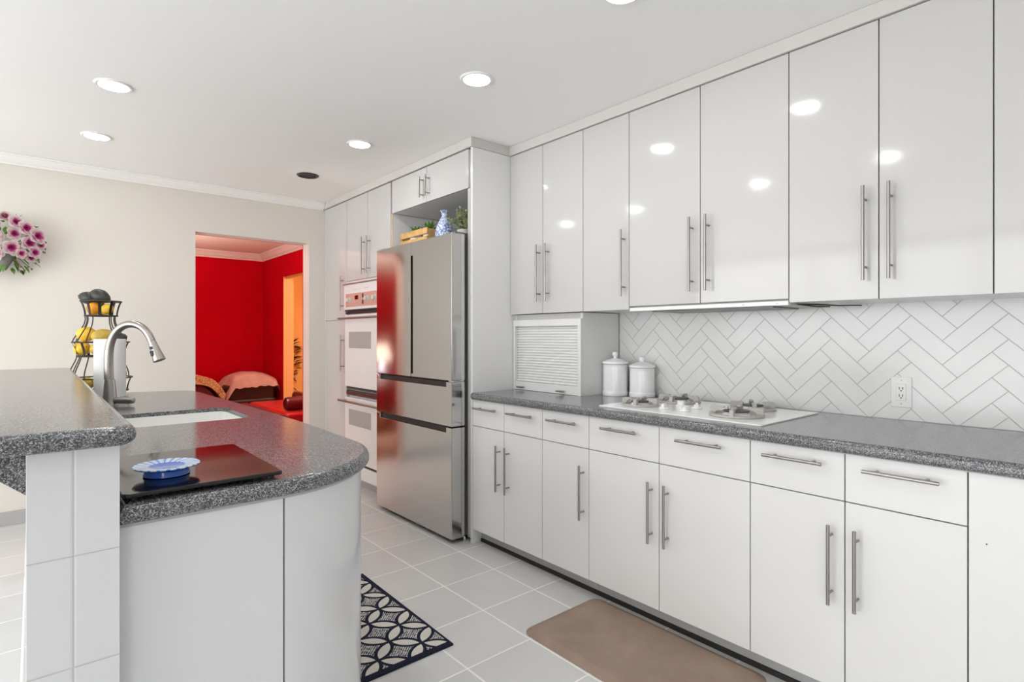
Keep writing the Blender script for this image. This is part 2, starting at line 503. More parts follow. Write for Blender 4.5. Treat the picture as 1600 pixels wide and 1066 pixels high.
def throw_mat():
    m, nt, b = NT('tan patterned throw')
    v = nd(nt, 'ShaderNodeTexVoronoi'); v.inputs['Scale'].default_value = 28; v.feature = 'DISTANCE_TO_EDGE'
    nt.links.new(nd(nt, 'ShaderNodeNewGeometry').outputs['Position'], v.inputs['Vector'])
    nt.links.new(ramp(nt, v.outputs['Distance'], [(0.0, (0.26, 0.11, 0.05)), (0.12, (0.62, 0.38, 0.18))]), b.inputs['Base Color'])
    pset(b, None, 0.9, spec=0.1)
    return m
M['throw'] = throw_mat()

def petal_mat():
    m, nt, b = NT('white and magenta petals')
    tc = nd(nt, 'ShaderNodeTexCoord'); ln = nd(nt, 'ShaderNodeVectorMath', operation='LENGTH')
    at = nd(nt, 'ShaderNodeAttribute'); at.attribute_name = 'rad'
    nt.links.new(ramp(nt, mth(nt, 'ADD', at.outputs['Fac'], mth(nt, 'MULTIPLY', mth(nt, 'SUBTRACT', noise_n(nt, 70, 2), 0.5), 0.35)),
                      [(0.20, (0.30, 0.008, 0.10)), (0.44, (0.60, 0.07, 0.28)), (0.62, (0.82, 0.55, 0.62)), (0.82, (0.90, 0.86, 0.82))]), b.inputs['Base Color'])
    pset(b, None, 0.7, spec=0.2)
    return m
M['petal'] = petal_mat()

# ================================================================ SETTING
CH = 2.471            # ceiling height
XW = 2.70             # cabinet wall
YB = 5.02             # back wall
XL, YR = -3.3, -2.7   # wall by the bar stools side, wall behind the camera
def struct(name, bm, m, smooth=0):
    return tag(link(name, bm, m, None, smooth), kind='structure')

struct('floor', B(XL - .15, XW + .15, YR - .15, YB + .15, -0.1, 0.0), M['floor'])
struct('ceiling', B(XL - .15, XW + .15, YR - .15, YB + .15, CH, CH + .1), M['ceiling'])
bm = bmesh.new()
DX0, DX1, DZ = 0.980, 1.886, 2.092
box(bm, XL - .15, DX0, YB, YB + .14, 0, CH); box(bm, DX1, XW + .15, YB, YB + .14, 0, CH); box(bm, DX0, DX1, YB, YB + .14, DZ, CH)
struct('wall_back', bm, M['cream'])
struct('wall_right', B(XW, XW + .15, YR, YB, 0, CH), M['white_wall'])
# wall behind the camera and wall beyond the stools carry unseen windows, added and sized for the daylight they let in
bm = bmesh.new()
W1 = (-3.0, -1.7, 0.06, 2.36)
box(bm, XL - .15, W1[0], YR - .15, YR, 0, CH); box(bm, W1[1], XW + .15, YR - .15, YR, 0, CH)
box(bm, W1[0], W1[1], YR - .15, YR, 0, W1[2]); box(bm, W1[0], W1[1], YR - .15, YR, W1[3], CH)
struct('wall_rear', bm, M['white_wall'])
bm = bmesh.new()
W2 = (-0.4, 4.85, 0.06, 2.38)
box(bm, XL - .15, XL, YR, W2[0], 0, CH); box(bm, XL - .15, XL, W2[1], YB, 0, CH)
box(bm, XL - .15, XL, W2[0], W2[1], 0, W2[2]); box(bm, XL - .15, XL, W2[0], W2[1], W2[3], CH)
struct('wall_left', bm, M['cream'])
def window(n, fixed, a0, a1, z0, z1, axis):  # frames for the unseen windows added to let daylight in
    bm = bmesh.new(); t = .05
    def bb(a, b_, c, d):
        if axis == 'x': box(bm, a, b_, fixed - .11, fixed - .05, c, d, .004)
        else: box(bm, fixed - .11, fixed - .05, a, b_, c, d, .004)
    bb(a0, a1, z0, z0 + t); bb(a0, a1, z1 - t, z1)
    for k in range(4):
        c = a0 + (a1 - a0) * k / 3
        bb(max(a0, c - t / 2), min(a1, c + t / 2), z0 + t, z1 - t)
    struct('window_%d' % n, bm, M['trim'])
window(1, YR, W1[0], W1[1], W1[2], W1[3], 'x')
window(2, XL, W2[0], W2[1], W2[2], W2[3], 'y')
# light portals in the added window openings (they only guide the sampling of the daylight)
def portal(name, loc, rot, sx, sy):
    l = bpy.data.lights.new(name, 'AREA'); l.shape = 'RECTANGLE'; l.size = sx; l.size_y = sy
    l.cycles.is_portal = True
    o = bpy.data.objects.new(name, l); COL.objects.link(o); o.location = loc; o.rotation_euler = rot
portal('window_daylight', ((W1[0] + W1[1]) / 2, YR - .02, (W1[2] + W1[3]) / 2), (pi / 2, 0, 0), W1[1] - W1[0], W1[3] - W1[2])
portal('window_daylight', (XL - .02, (W2[0] + W2[1]) / 2, (W2[2] + W2[3]) / 2), (pi / 2, 0, -pi / 2), W2[1] - W2[0], W2[3] - W2[2])

# tiled baseboard and cornice of the cream wall
bm = bmesh.new(); box(bm, XL, DX0 - .002, YB - .012, YB - .001, 0, 0.092, .002)
struct('baseboard_back', bm, M['kick'])
def cornice(bm, prof, p0, p1, out):
    """sweep (d, z) along p0-p1; d measured along out"""
    p0, p1, out = Vector(p0), Vector(p1), Vector(out)
    A = [bm.verts.new(p0 + out * d + Vector((0, 0, z))) for d, z in prof]
    C = [bm.verts.new(p1 + out * d + Vector((0, 0, z))) for d, z in prof]
    n = len(prof)
    for k in range(n): bm.faces.new((A[k], A[(k + 1) % n], C[(k + 1) % n], C[k]))
    bm.faces.new(A[::-1]); bm.faces.new(C)
CP = [(0.001, 0), (0.014, 0), (0.018, .010), (0.030, .018), (0.046, .036), (0.052, .050), (0.062, .054), (0.062, .0645), (0.001, .0645)]
bm = bmesh.new(); cornice(bm, [(d, 2.405 + z) for d, z in CP], (XL, YB, 0), (2.012, YB, 0), (0, -1, 0))
struct('trim_1', bm, M['trim'])
# filler strip between cabinets and ceiling
bm = bmesh.new()
ZF = 2.414
box(bm, 2.015, 2.034, 2.738, YB - .003, ZF, CH - .001, .002); box(bm, 2.034, 2.318, 2.738, 2.757, ZF, CH - .001, .002)
box(bm, 2.318, 2.337, -0.9, 2.757, ZF, CH - .001, .002)
struct('trim_2', bm, M['ivory'])

# ---------------------------------------------------------------- red room beyond the doorway
RX0, RX1, RY1 = -1.6, 2.62, 8.80
struct('floor_red', B(RX0 - .1, 5.2, YB + .15, RY1 + 2.2, -0.1, 0.0), mat('brown wood floor', (0.22, 0.10, 0.05), 0.4))
struct('ceiling_red', B(RX0 - .1, 5.2, YB + .15, RY1 + 2.2, CH, CH + .1), mat('warm white ceiling', (0.82, 0.73, 0.68), 0.9))
bm = bmesh.new()
box(bm, RX0, DX0, YB + .141, YB + .155, 0, CH); box(bm, DX1, RX1, YB + .141, YB + .155, 0, CH); box(bm, DX0, DX1, YB + .141, YB + .155, DZ, CH)
struct('wall_red_front', bm, M['red'])
struct('wall_red_left', B(RX0 - .1, RX0, YB + .155, RY1, 0, CH), M['red'])
struct('wall_red_back', B(RX0 - .1, RX1 + .01, RY1, RY1 + .12, 0, CH), M['red'])
OY0, OY1, OZ = 6.3, 7.91, 2.075
bm = bmesh.new()
def redwall(y0, y1, z0, z1):
    box(bm, RX1, RX1 + .02, y0, y1, z0, z1)
redwall(YB + .155, OY0, 0, CH); redwall(OY1, RY1, 0, CH); redwall(OY0, OY1, OZ, CH)
struct('wall_red_right', bm, M['red'])
bm = bmesh.new()
box(bm, RX1 + .0205, RX1 + .14, YB + .155, OY0, 0, CH); box(bm, RX1 + .0205, RX1 + .14, OY1 + .0005, RY1 + .5, 0, CH); box(bm, RX1 + .0205, RX1 + .14, OY0, OY1, OZ, CH)
box(bm, RX1 + .0, RX1 + .0205, OY1 - .004, OY1 - .0005, 0, OZ)
struct('wall_orange_left', bm, mat('pale warm lit wall colour', (0.90, 0.52, 0.22), 0.7))  # warm lamplight put into this paler wall colour too
struct('wall_orange_back', B(RX1 + .14, 5.2, 9.15, 9.25, 0, CH), M['peach'])
struct('wall_orange_right', B(5.1, 5.2, YB + .155, 9.15, 0, CH), M['peach'])
struct('wall_orange_front', B(RX1 + .14, 5.1, YB + .2, YB + .3, 0, CH), M['peach'])
bm = bmesh.new()
CP2 = [(0.001, 0), (0.014, 0), (0.02, .016), (0.04, .03), (0.06, .06), (0.075, .078), (0.085, .082), (0.085, .0995), (0.001, .0995)]
cornice(bm, [(d, 2.37 + z) for d, z in CP2], (RX0, RY1, 0), (RX1, RY1, 0), (0, -1, 0))
cornice(bm, [(d, 2.37 + z) for d, z in CP2], (RX1, YB + .16, 0), (RX1, RY1, 0), (-1, 0, 0))
struct('trim_3', bm, M['trim'])

# ================================================================ RECESSED LIGHTS
def can(x, y, label, lit=True, grp='recessed ceiling lights'):
    t = thing('ceiling_light', (x, y, CH - .006), label, 'ceiling light', grp)
    bm = bmesh.new()
    lathe(bm, (x, y, 0), [(.062, CH - .0005), (.062, CH - .006), (.066, CH - .008), (.074, CH - .007), (.080, CH - .0005)], 40)
    link('trim_ring', bm, M['can_trim'] if lit else M['black'], t)
    bm = bmesh.new()
    if lit:
        lathe(bm, (x, y, 0), [(0, CH - .0055), (.061, CH - .0045), (.061, CH - .0008), (0, CH - .0008)], 40)
        link('lens', bm, M['lamp_glow'], t)
    else:
        lathe(bm, (x, y, 0), [(0, CH - .002), (.03, CH - .0015), (.045, CH - .003), (.061, CH - .0045), (.061, CH - .0008), (0, CH - .0008)], 40)
        link('baffle', bm, M['dark_gap'], t)
can(0.292, 4.205, 'lit round recessed ceiling light close to the cream wall above the fruit stand')
can(0.295, 3.300, 'lit round recessed ceiling light above the sink, second from the cream wall')
can(1.563, 3.304, 'lit round recessed ceiling light in front of the steel fridge')
can(1.572, 4.205, 'dark unlit recessed ceiling light near the crown molding corner', lit=False)
can(1.585, 2.110, 'lit round recessed ceiling light above the walkway, facing the tall white end panel')
can(1.570, 1.240, 'lit round recessed ceiling light cut off by the top of the photo')
for (x, y) in ((0.29, 2.10), (0.29, 1.22)):
    can(x, y, 'lit round recessed ceiling light out of view overhead', grp='ceiling lights out of view')

# ================================================================ CABINETS
HR = 0.0058
def bar_v(bm, x, y, z0, z1, plate_x):
    cyl(bm, (x, y, z0), 'z', z1 - z0, HR, 14)
    off = (z1 - z0) * .14
    for z in (z0 + off, z1 - off): cyl(bm, (x, y, z), 'x', plate_x - x, .0042, 10)
def bar_h(bm, x, y0, y1, z, plate_x):
    cyl(bm, (x, y0, z), 'y', y1 - y0, HR, 14)
    off = (y1 - y0) * .17
    for y in (y0 + off, y1 - off): cyl(bm, (x, y, z), 'x', plate_x - x, .0042, 10)
G = .0019
def door(t, X, y0, y1, z0, z1, hy=None, hz=None, m='lacquer', th=.0195, part='door'):
    d = link(part, B(X, X + th, y0 + G, y1 - G, z0 + G, z1 - G, .0012, 2), M[m], t)
    if hy is not None:
        bm = bmesh.new(); bar_v(bm, X - .035, hy, hz[0], hz[1], X + .001)
        link('handle', bm, M['nickel'], d)
    return d
def drawer(t, X, y0, y1, z0, z1, hz, L=.20):
    d = link('drawer', B(X, X + .0195, y0 + G, y1 - G, z0 + G, z1 - G, .0012, 2), M['laminate'], t)
    yc = (y0 + y1) / 2
    bm = bmesh.new(); bar_h(bm, X - .035, yc - L / 2, yc + L / 2, hz, X + .001)
    link('handle', bm, M['nickel'], d)

XB = 2.03
ZB0, ZD, ZB1 = 0.088, 0.718, 0.877
def base_unit(y0, y1, label):
    t = thing('base_cabinet', (XB + .3, (y0 + y1) / 2, 0.088), label, 'cabinet', 'base cabinets under the grey counter')
    link('body', B(XB + .021, XW - .002, y0 + .001, y1 - .001, ZB0 + .001, ZB1), M['carcass'], t)
    return t
YC = [2.742, 2.445, 2.130, 1.807, 1.409, 1.010, 0.690, 0.3705, -0.27]
HZ = (.375, .638)
t = base_unit(YC[2], YC[0], 'white base cabinet beside the tall end panel, two drawers over two doors')
drawer(t, XB, YC[1], YC[0], ZD, ZB1, .830, .208); drawer(t, XB, YC[2], YC[1], ZD, ZB1, .830, .205)
door(t, XB, YC[1], YC[0], ZB0, ZD, 2.480, HZ, 'laminate'); door(t, XB, YC[2], YC[1], ZB0, ZD, 2.400, HZ, 'laminate')
t = base_unit(YC[3], YC[2], 'narrow white base cabinet with a single door, beneath the two white canisters')
drawer(t, XB, YC[3], YC[2], ZD, ZB1, .832); door(t, XB, YC[3], YC[2], ZB0, ZD, 1.839, HZ, 'laminate')
t = base_unit(YC[5], YC[3], 'widest white base cabinet, under the cooktop, behind the brown mat')
drawer(t, XB, YC[4], YC[3], ZD, ZB1, .835); drawer(t, XB, YC[5], YC[4], ZD, ZB1, .835)
door(t, XB, YC[4], YC[3], ZB0, ZD, 1.444, HZ, 'laminate'); door(t, XB, YC[5], YC[4], ZB0, ZD, 1.364, HZ, 'laminate')
t = base_unit(YC[7], YC[5], 'white base cabinet below the wall outlet, two drawers and two doors')
drawer(t, XB, YC[6], YC[5], ZD, ZB1, .835); drawer(t, XB, YC[7], YC[6], ZD, ZB1, .834)
door(t, XB, YC[6], YC[5], ZB0, ZD, 0.729, HZ, 'laminate'); door(t, XB, YC[7], YC[6], ZB0, ZD, 0.651, HZ, 'laminate')
t = base_unit(YC[8], YC[7], 'plain white base cabinet panel without handles, cut off by the frame')
d = door(t, XB, YC[8], YC[7], ZB0, ZB1, m='laminate')
bm = bmesh.new(); cyl(bm, (XB - .0004, .329, .68), 'x', .001, .0022, 10); link('peg_hole', bm, M['dark_gap'], d)
t = base_unit(-0.9, YC[8], 'white base cabinet out of view beyond the plain panel')
door(t, XB, -0.9, YC[8], ZB0, ZB1, m='laminate')

# toe kick
t = thing('toe_kick', (2.1, 1.2, 0), 'grey recessed toe kick strip along the floor under the base cabinets', 'toe kick')
bm = bmesh.new()
for a, b_ in ((-0.9, 0.62), (0.622, 0.735), (0.737, 1.805), (1.807, 2.742)): box(bm, 2.098, 2.11, a, b_, 0.020, ZB0 - .001)
link('kick_board', bm, M['kick'], t)
link('rubber_seal', B(2.090, 2.108, -0.9, 2.742, 0.0, 0.019), M['dark_gap'], t, label='dark rubber strip at the floor')

# tall panel beside the fridge
t = thing('end_panel', (2.35, 2.755, 0), 'tall white end panel between the fridge and the counter', 'panel')
link('panel', B(XB, XW - .002, 2.7435, 2.764, 0, ZF - .001, .001), M['laminate'], t)
link('filler_strip', B(XB - .002, XB + .03, 2.7645, 2.7905, 0.03, 2.165, .001), M['strip'], t, label='grey metal filler strip')

# wall cabinets
XU = 2.33
UZ0, UZ1 = 1.3965, 2.413
def wall_unit(y0, y1, label, z0=UZ0):
    t = thing('wall_cabinet', (XU + .18, (y0 + y1) / 2, z0), label, 'cabinet', 'wall cabinets below the ceiling')
    link('body', B(XU + .021, XW - .002, y0 + .001, y1 - .001, z0 + .003, UZ1), M['laminate'], t)
    return t
YU = [2.742, 2.442, 2.117, 1.799, 1.395, 0.998, 0.680, 0.3605, 0.04, -0.9]
UH = (1.467, 1.811)
t = wall_unit(YU[2], YU[0], 'white wall cabinet with two narrow doors above the roll-front appliance garage')
door(t, XU, YU[1], YU[0], UZ0, UZ1, 2.466, UH); door(t, XU, YU[2], YU[1], UZ0, UZ1, 2.389, UH)
t = wall_unit(YU[3], YU[2], 'single-door white wall cabinet directly over the canisters')
door(t, XU, YU[3], YU[2], UZ0, UZ1, 1.827, UH)
t = wall_unit(YU[5], YU[3], 'white double-door wall cabinet over the cooktop with slim hood underneath', 1.4165)
door(t, XU, YU[4], YU[3], 1.4125, UZ1, 1.433, UH); door(t, XU, YU[5], YU[4], 1.4125, UZ1, 1.351, UH)
t = wall_unit(YU[7], YU[5], 'white double-door wall cabinet above the wall outlet')
door(t, XU, YU[6], YU[5], UZ0, UZ1, 0.721, UH); door(t, XU, YU[7], YU[6], UZ0, UZ1, 0.640, UH)
t = wall_unit(YU[8], YU[7], 'white wall cabinet door without visible handle, at the frame edge')
door(t, XU, YU[8], YU[7], UZ0, UZ1)
t = wall_unit(YU[9], YU[8], 'white wall cabinet out of view beyond the handleless door')
door(t, XU, YU[9], YU[8], UZ0, UZ1)

# slim pull-out hood
t = thing('range_hood', (2.5, 1.4, 1.388), 'slim white pull-out range hood tucked beneath the cabinet over the cooktop', 'range hood')
link('hood_body', B(XU + .03, XW - .012, 1.001, 1.797, 1.390, 1.415), M['ivory'], t)
link('front_strip', B(XU + .001, XU + .028, 1.0005, 1.797, 1.3885, 1.4065, .002), M['white_plastic'], t)
bm = bmesh.new(); box(bm, XU + .06, XW - .05, 1.09, 1.70, 1.3835, 1.3895, .001)
link('grease_filter', bm, M['steel_dark'], t, label='dark grey filter')
bm = bmesh.new()
for y in (1.19, 1.045): link('switch', B(XU + .0002, XU + .0014, y - .006, y + .006, 1.396, 1.3985), M['kick'], t)
bm = bmesh.new(); tube(bm, [(2.40, .992, 1.3935), (2.44, .93, 1.392), (2.52, .88, 1.388), (2.60, .86, 1.391), (2.66, .84, 1.392)], .0028, 8)
tube(bm, [(2.42, .985, 1.392), (2.50, .955, 1.386), (2.62, .95, 1.39)], .0028, 8)
link('wire', bm, M['iron'], t, label='loose dark wire')

# ---------------------------------------------------------------- herringbone backsplash
def clip(poly, ax, v, keep_less):
    out = []
    for i in range(len(poly)):
        a, b_ = poly[i - 1], poly[i]
        ia = (a[ax] <= v) == keep_less; ib = (b_[ax] <= v) == keep_less
        if ia != ib:
            k = (v - a[ax]) / (b_[ax] - a[ax]); out.append((a[0] + (b_[0] - a[0]) * k, a[1] + (b_[1] - a[1]) * k))
        if ib: out.append(b_)
    return out
bs = thing('backsplash', (XW - .006, 0.7, 0.922), 'white herringbone tile backsplash behind the counter', 'backsplash')
link('grout', B(XW - .007, XW - .001, -0.9, 2.148, .9205, UZ0 + .01), mat('pale grey grout', (0.50, 0.49, 0.47), 0.85), bs)
bm = bmesh.new()
W_, L_ = .0668, .2100
g = .0013
def to_world(a, b_):
    a -= (L_ + W_); b_ -= W_
    up = (a + b_) / sqrt(2); rt = (a - b_) / sqrt(2)
    return (0.968 - rt, 1.3455 + up)       # (y, z)
ylo, yhi, zlo, zhi = -0.9, 2.146, .9215, UZ0 + .008
for i in range(-40, 41):
    for j in range(-14, 15):
        ox = i * W_ + j * L_; oy = i * W_ - j * L_
        for (x0, x1, y0, y1) in ((0, L_, 0, W_), (L_, L_ + W_, W_ - L_, W_)):
            q = [to_world(ox + x, oy + y) for x, y in ((x0 + g, y0 + g), (x1 - g, y0 + g), (x1 - g, y1 - g), (x0 + g, y1 - g))]
            for ax, v, kl in ((0, ylo, False), (0, yhi, True), (1, zlo, False), (1, zhi, True)):
                if q: q = clip(q, ax, v, kl)
            if len(q) < 3: continue
            A = 0
            for k in range(len(q)): A += q[k - 1][0] * q[k][1] - q[k][0] * q[k - 1][1]
            if abs(A) < 2e-5: continue
            f0 = [bm.verts.new((XW - .009, y, z)) for y, z in q]; f1 = [bm.verts.new((XW - .0065, y, z)) for y, z in q]
            bm.faces.new(f0)
            for k in range(len(q)): bm.faces.new((f0[k - 1], f0[k], f1[k], f1[k - 1]))
link('tile_field', bm, mat('white gloss wall tile', (0.75, 0.75, 0.745), 0.16, var=0.02, vscale=9), bs, 0)

# outlet
t = thing('wall_outlet', (XW - .012, .704, .972), 'white double wall outlet on the herringbone tiles', 'outlet')
bm = B(XW - .0145, XW - .0092, .668, .740, .972, 1.096, .003, 2); link('cover_plate', bm, M['white_plastic'], t)
s = link('socket', B(XW - .0185, XW - .0140, .687, .721, 1.000, 1.068, .002), M['white_plastic'], t)
bm = bmesh.new()
for z in (1.045, 1.016):
    for y in (.698, .710): box(bm, XW - .0190, XW - .0180, y - .0014, y + .0014, z, z + .010)
    cyl(bm, (XW - .0190, .704, z - .005), 'x', .001, .0028, 10)
link('slot', bm, M['black'], s)
for z in (1.082, .986): link('screw', cyl(bmesh.new(), (XW - .0152, .704, z), 'x', .001, .0028, 10), M['nickel'], t)

# ---------------------------------------------------------------- counter
def counter_outline():
    return [(2.000, -0.9), (XW - .010, -0.9), (XW - .010, 2.7425), (2.03, 2.7425)] + [(2.030 + .03 * cos(a), 2.7125 + .03 * sin(a)) for a in [pi / 2 + pi / 2 * i / 6 for i in range(1, 7)]]
bm = slab(bmesh.new(), counter_outline(), .8805, .9205, .017, .014)
tag(link('countertop', bm, M['granite']), 'speckled dark grey countertop running along the wall under the cooktop', 'countertop')
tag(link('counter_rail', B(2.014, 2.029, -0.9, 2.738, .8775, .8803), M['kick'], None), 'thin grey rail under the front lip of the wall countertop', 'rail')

# ---------------------------------------------------------------- appliance garage
t = thing('appliance_garage', (2.53, 2.45, .9205), 'white appliance garage with roll-up slatted front standing on the counter', 'cabinet')
gx = 2.37; gz0, gz1 = .9208, 1.385
gy0, gy1 = 2.154, 2.742
bm = bmesh.new()
box(bm, gx, XW - .012, gy0, gy0 + .018, gz0, 1.3955); box(bm, gx, XW - .012, gy1 - .018, gy1, gz0, 1.3955)
box(bm, gx + .05, XW - .012, gy0 + .018, gy1 - .018, 1.378, 1.3955)
link('body', bm, M['laminate'], t)
bm = bmesh.new()
box(bm, gx - .019, gx - .001, gy0, 2.178, gz0, 1.362, .001); box(bm, gx - .019, gx - .001, 2.720, gy1 - .004, gz0, 1.362, .001)
box(bm, gx - .019, gx - .001, 2.178, 2.720, 1.322, 1.362, .001); 
link('frame', bm, M['laminate'], t)
link('top_rail', B(gx + .002, gx + .02, gy0 + .018, gy1 - .018, 1.362, 1.3955), M['ivory'], t)
bm = bmesh.new()
n = 21; zt0, zt1 = .974, 1.322; st = (zt1 - zt0) / n
for i in range(n):
    z0 = zt0 + i * st
    hs = st * .70
    A = [(gx + .002 - .008 * sin(pi * k / 8) ** .6, z0 + hs * k / 8) for k in range(9)]
    va = [bm.verts.new((x, 2.180, z)) for x, z in A]; vb = [bm.verts.new((x, 2.718, z)) for x, z in A]
    for k in range(8): bm.faces.new((va[k], va[k + 1], vb[k + 1], vb[k]))
    bm.faces.new(va); bm.faces.new(vb); bm.faces.new((va[0], vb[0], vb[8], va[8]))
box(bm, gx + .0045, gx + .012, 2.180, 2.718, zt0, zt1)
link('tambour_door', bm, M['white_plastic'], t, 30)
br = link('bottom_rail', B(gx - .017, gx + .003, 2.179, 2.719, gz0 + .001, .9735, .001), M['laminate'], t)
for y in (2.648, 2.299):
    bm = bmesh.new(); cyl(bm, (gx - .045, y - .026, .940), 'y', .052, .0052, 12); cyl(bm, (gx - .045, y + .012, .940), 'x', .029, .004, 10); cyl(bm, (gx - .045, y - .012, .940), 'x', .029, .004, 10)
    link('handle', bm, M['nickel'], br)

# ---------------------------------------------------------------- canisters
def canister(x, y, r, h, hk, label):
    t = thing('canister', (x, y, .9205), label, 'canister', 'white ceramic canisters')
    bm = bmesh.new()
    lathe(bm, (x, y, .9207), [(0, 0), (r * .97, 0), (r, .004), (r, .020), (r * .985, .024), (r * .95, .028), (r * .95, h - .012), (r * .97, h - .010), (r * .97, h - .004), (r * .9, h)], 48)
    bm.faces.new([v for v in bm.verts if abs(v.co.z - (.9207 + h)) < 1e-6])
    link('jar', bm, M['porcelain'], t)
    bm = bmesh.new()
    lathe(bm, (x, y, .9207 + h), [(r * .96, .000), (r * 1.02, .003), (r * 1.02, .009), (r * .98, .014), (r * .6, .025), (r * .30, .031), (.010, .034), (.010, hk - h - .030), (.0165, hk - h - .022), (.018, hk - h - .014), (.013, hk - h - .003), (0, hk - h)], 48)
    link('lid', bm, M['porcelain'], t)
canister(2.555, 2.072, .0735, .180, .252, 'taller white ceramic canister with knobbed lid beside the appliance garage')
canister(2.612, 1.926, .0730, .163, .226, 'shorter white ceramic canister with knobbed lid next to the cooktop')

# ---------------------------------------------------------------- cooktop
t = thing('cooktop', (2.36, 1.4, .9205), 'white glass four-burner gas cooktop set into the counter', 'cooktop')
CZ = .9205
bm = slab(bmesh.new(), rrect(2.092, 2.628, .997, 1.800, .008, 4), CZ + .0005, CZ + .0055, .002, 0)
link('glass_top', bm, M['ctop'], t)
CZ += .0055
def burner(x, y, r, rot):
    bm = bmesh.new()
    lathe(bm, (x, y, CZ), [(r * .74, .0004), (r * .98, .0004), (r, .004), (r * .985, .010), (r * .90, .0125), (r * .80, .010), (r * .74, .0004)], 48)
    g_ = link('burner_ring', bm, M['grate'], t)
    for k in range(4):
        a = rot + k * pi / 2
        bm = bmesh.new()
        # chunky upright fin: rises from the ring, flat on top, pointing to the middle
        pr = [(r * .98, .004), (r * .95, .032), (r * .88, .037), (r * .42, .037), (r * .40, .031), (r * .62, .027), (r * .72, .018), (r * .74, .006)]
        wd = .0085
        A = [bm.verts.new((q, -wd, z)) for q, z in pr]; C = [bm.verts.new((q, wd, z)) for q, z in pr]
        for i in range(len(pr)): bm.faces.new((A[i - 1], A[i], C[i], C[i - 1]))
        bm.faces.new(A); bm.faces.new(C)
        bmesh.ops.bevel(bm, geom=bm.edges[:], offset=.002, segments=2, affect='EDGES', clamp_overlap=True)
        xform(bm, Matrix.Translation((x, y, CZ)) @ Matrix.Rotation(a, 4, 'Z'))
        link('grate_arm', bm, M['grate'], g_)
    bm = bmesh.new()
    lathe(bm, (x, y, CZ), [(0, .0005), (r * .50, .0005), (r * .50, .006), (r * .40, .012), (r * .40, .0165), (0, .0165)], 36)
    link('burner_base', bm, M['ctop'], t)
    bm = bmesh.new()
    lathe(bm, (x, y, CZ), [(0, .0166), (r * .45, .0166), (r * .47, .019), (r * .46, .0225), (r * .30, .0245), (0, .025)], 36)
    link('burner_cap', bm, M['burner'], t)
    bm = bmesh.new(); cyl(bm, (x + r * .52 * cos(rot + .8), y + r * .52 * sin(rot + .8), CZ + .001), 'z', .03, .0022, 8, .0012)
    link('igniter', bm, M['burner'], t)
burner(2.237, 1.662, .090, .35)
burner(2.495, 1.615, .108, .20)
burner(2.262, 1.185, .112, .30)
burner(2.505, 1.235, .100, .55)
for (x, y, a) in ((2.212, 1.508, .3), (2.355, 1.512, 1.2), (2.205, 1.398, -.4), (2.335, 1.415, .6)):
    bm = bmesh.new()
    lathe(bm, (x, y, CZ), [(0, .0004), (.023, .0004), (.0245, .003), (.022, .007), (.014, .010), (.0125, .019), (0, .020)], 30)
    s0 = len(bm.verts)
    box(bm, -.0215, .0215, -.0055, .0055, .006, .026, .002)
    xform(bm, Matrix.Translation((x, y, CZ)) @ Matrix.Rotation(a, 4, 'Z'), s0)
    link('control_knob', bm, M['white_plastic'], t)

# ================================================================ FRIDGE
t = thing('refrigerator', (2.3, 3.285, 0), 'large stainless steel refrigerator with two upper doors and two drawers', 'refrigerator')
FX, FT = 1.915, .100
fy0, fy1, fym = 2.800, 3.770, 3.283
link('body', B(FX + FT + .015, XW - .03, fy0 + .012, 3.741, .03, 1.862, .004), M['steel_dark'], t)
link('gasket', B(FX + FT - .002, FX + FT + .0148, fy0 + .02, 3.738, .06, 1.855), M['dark_gap'], t)
def fr_door(y0, y1, z0, z1, name, notch=None, vnotch=None):
    """front slab with a handle recess cut from its top edge (notch) or from one side (vnotch)"""
    bm = bmesh.new(); e = .004
    if notch:
        a, b_, dz, dx = notch
        box(bm, FX, FX + FT, y0, y1, z0, z1 - dz, e)
        box(bm, FX, FX + FT, y0, a, z1 - dz - .006, z1, e); box(bm, FX, FX + FT, b_, y1, z1 - dz - .006, z1, e)
        box(bm, FX + dx, FX + FT, a - .004, b_ + .004, z1 - dz - .006, z1)
    elif vnotch:
        a, b_, dy, dx, side = vnotch
        if side > 0:      # recess at the larger-y edge
            box(bm, FX, FX + FT, y0, y1 - dy, z0, z1, e)
            box(bm, FX, FX + FT, y1 - dy - .006, y1, z0, a, e); box(bm, FX, FX + FT, y1 - dy - .006, y1, b_, z1, e)
            box(bm, FX + dx, FX + FT, y1 - dy - .006, y1, a - .004, b_ + .004)
    else: box(bm, FX, FX + FT, y0, y1, z0, z1, e)
    return link(name, bm, M['steel'], t)
d = fr_door(fym + .0015, fy1, .990, 1.886, 'upper_door')
d2 = fr_door(fy0, fym - .0015, .990, 1.886, 'upper_door', vnotch=(1.012, 1.795, .026, .034, 1))
link('door_grip', B(FX + .030, FX + .036, fym - .0265, fym - .003, 1.014, 1.793), M['black'], d2, label='long black finger recess')
d = fr_door(fy0, fy1, .712, .982, 'middle_drawer', notch=(2.862, 3.715, .031, .040))
link('drawer_grip', B(FX + .022, FX + .0405, 2.863, 3.714, .951, .9815), M['black'], d, label='black finger recess')
d = fr_door(fy0, fy1, .030, .704, 'freezer_drawer', notch=(2.862, 3.715, .031, .040))
link('drawer_grip', B(FX + .022, FX + .0405, 2.863, 3.714, .673, .7035), M['black'], d, label='black finger recess')
bm = bmesh.new(); box(bm, FX + .03, FX + .096, fy0 + .01, fy0 + .07, 1.8865, 1.899, .003); box(bm, FX + .086, FX + .16, fy0 + .014, fy0 + .07, 1.864, 1.897, .003)
box(bm, FX + .03, FX + .096, fy1 - .07, fy1 - .01, 1.8865, 1.899, .003)
link('hinge_cover', bm, M['steel_dark'], t)
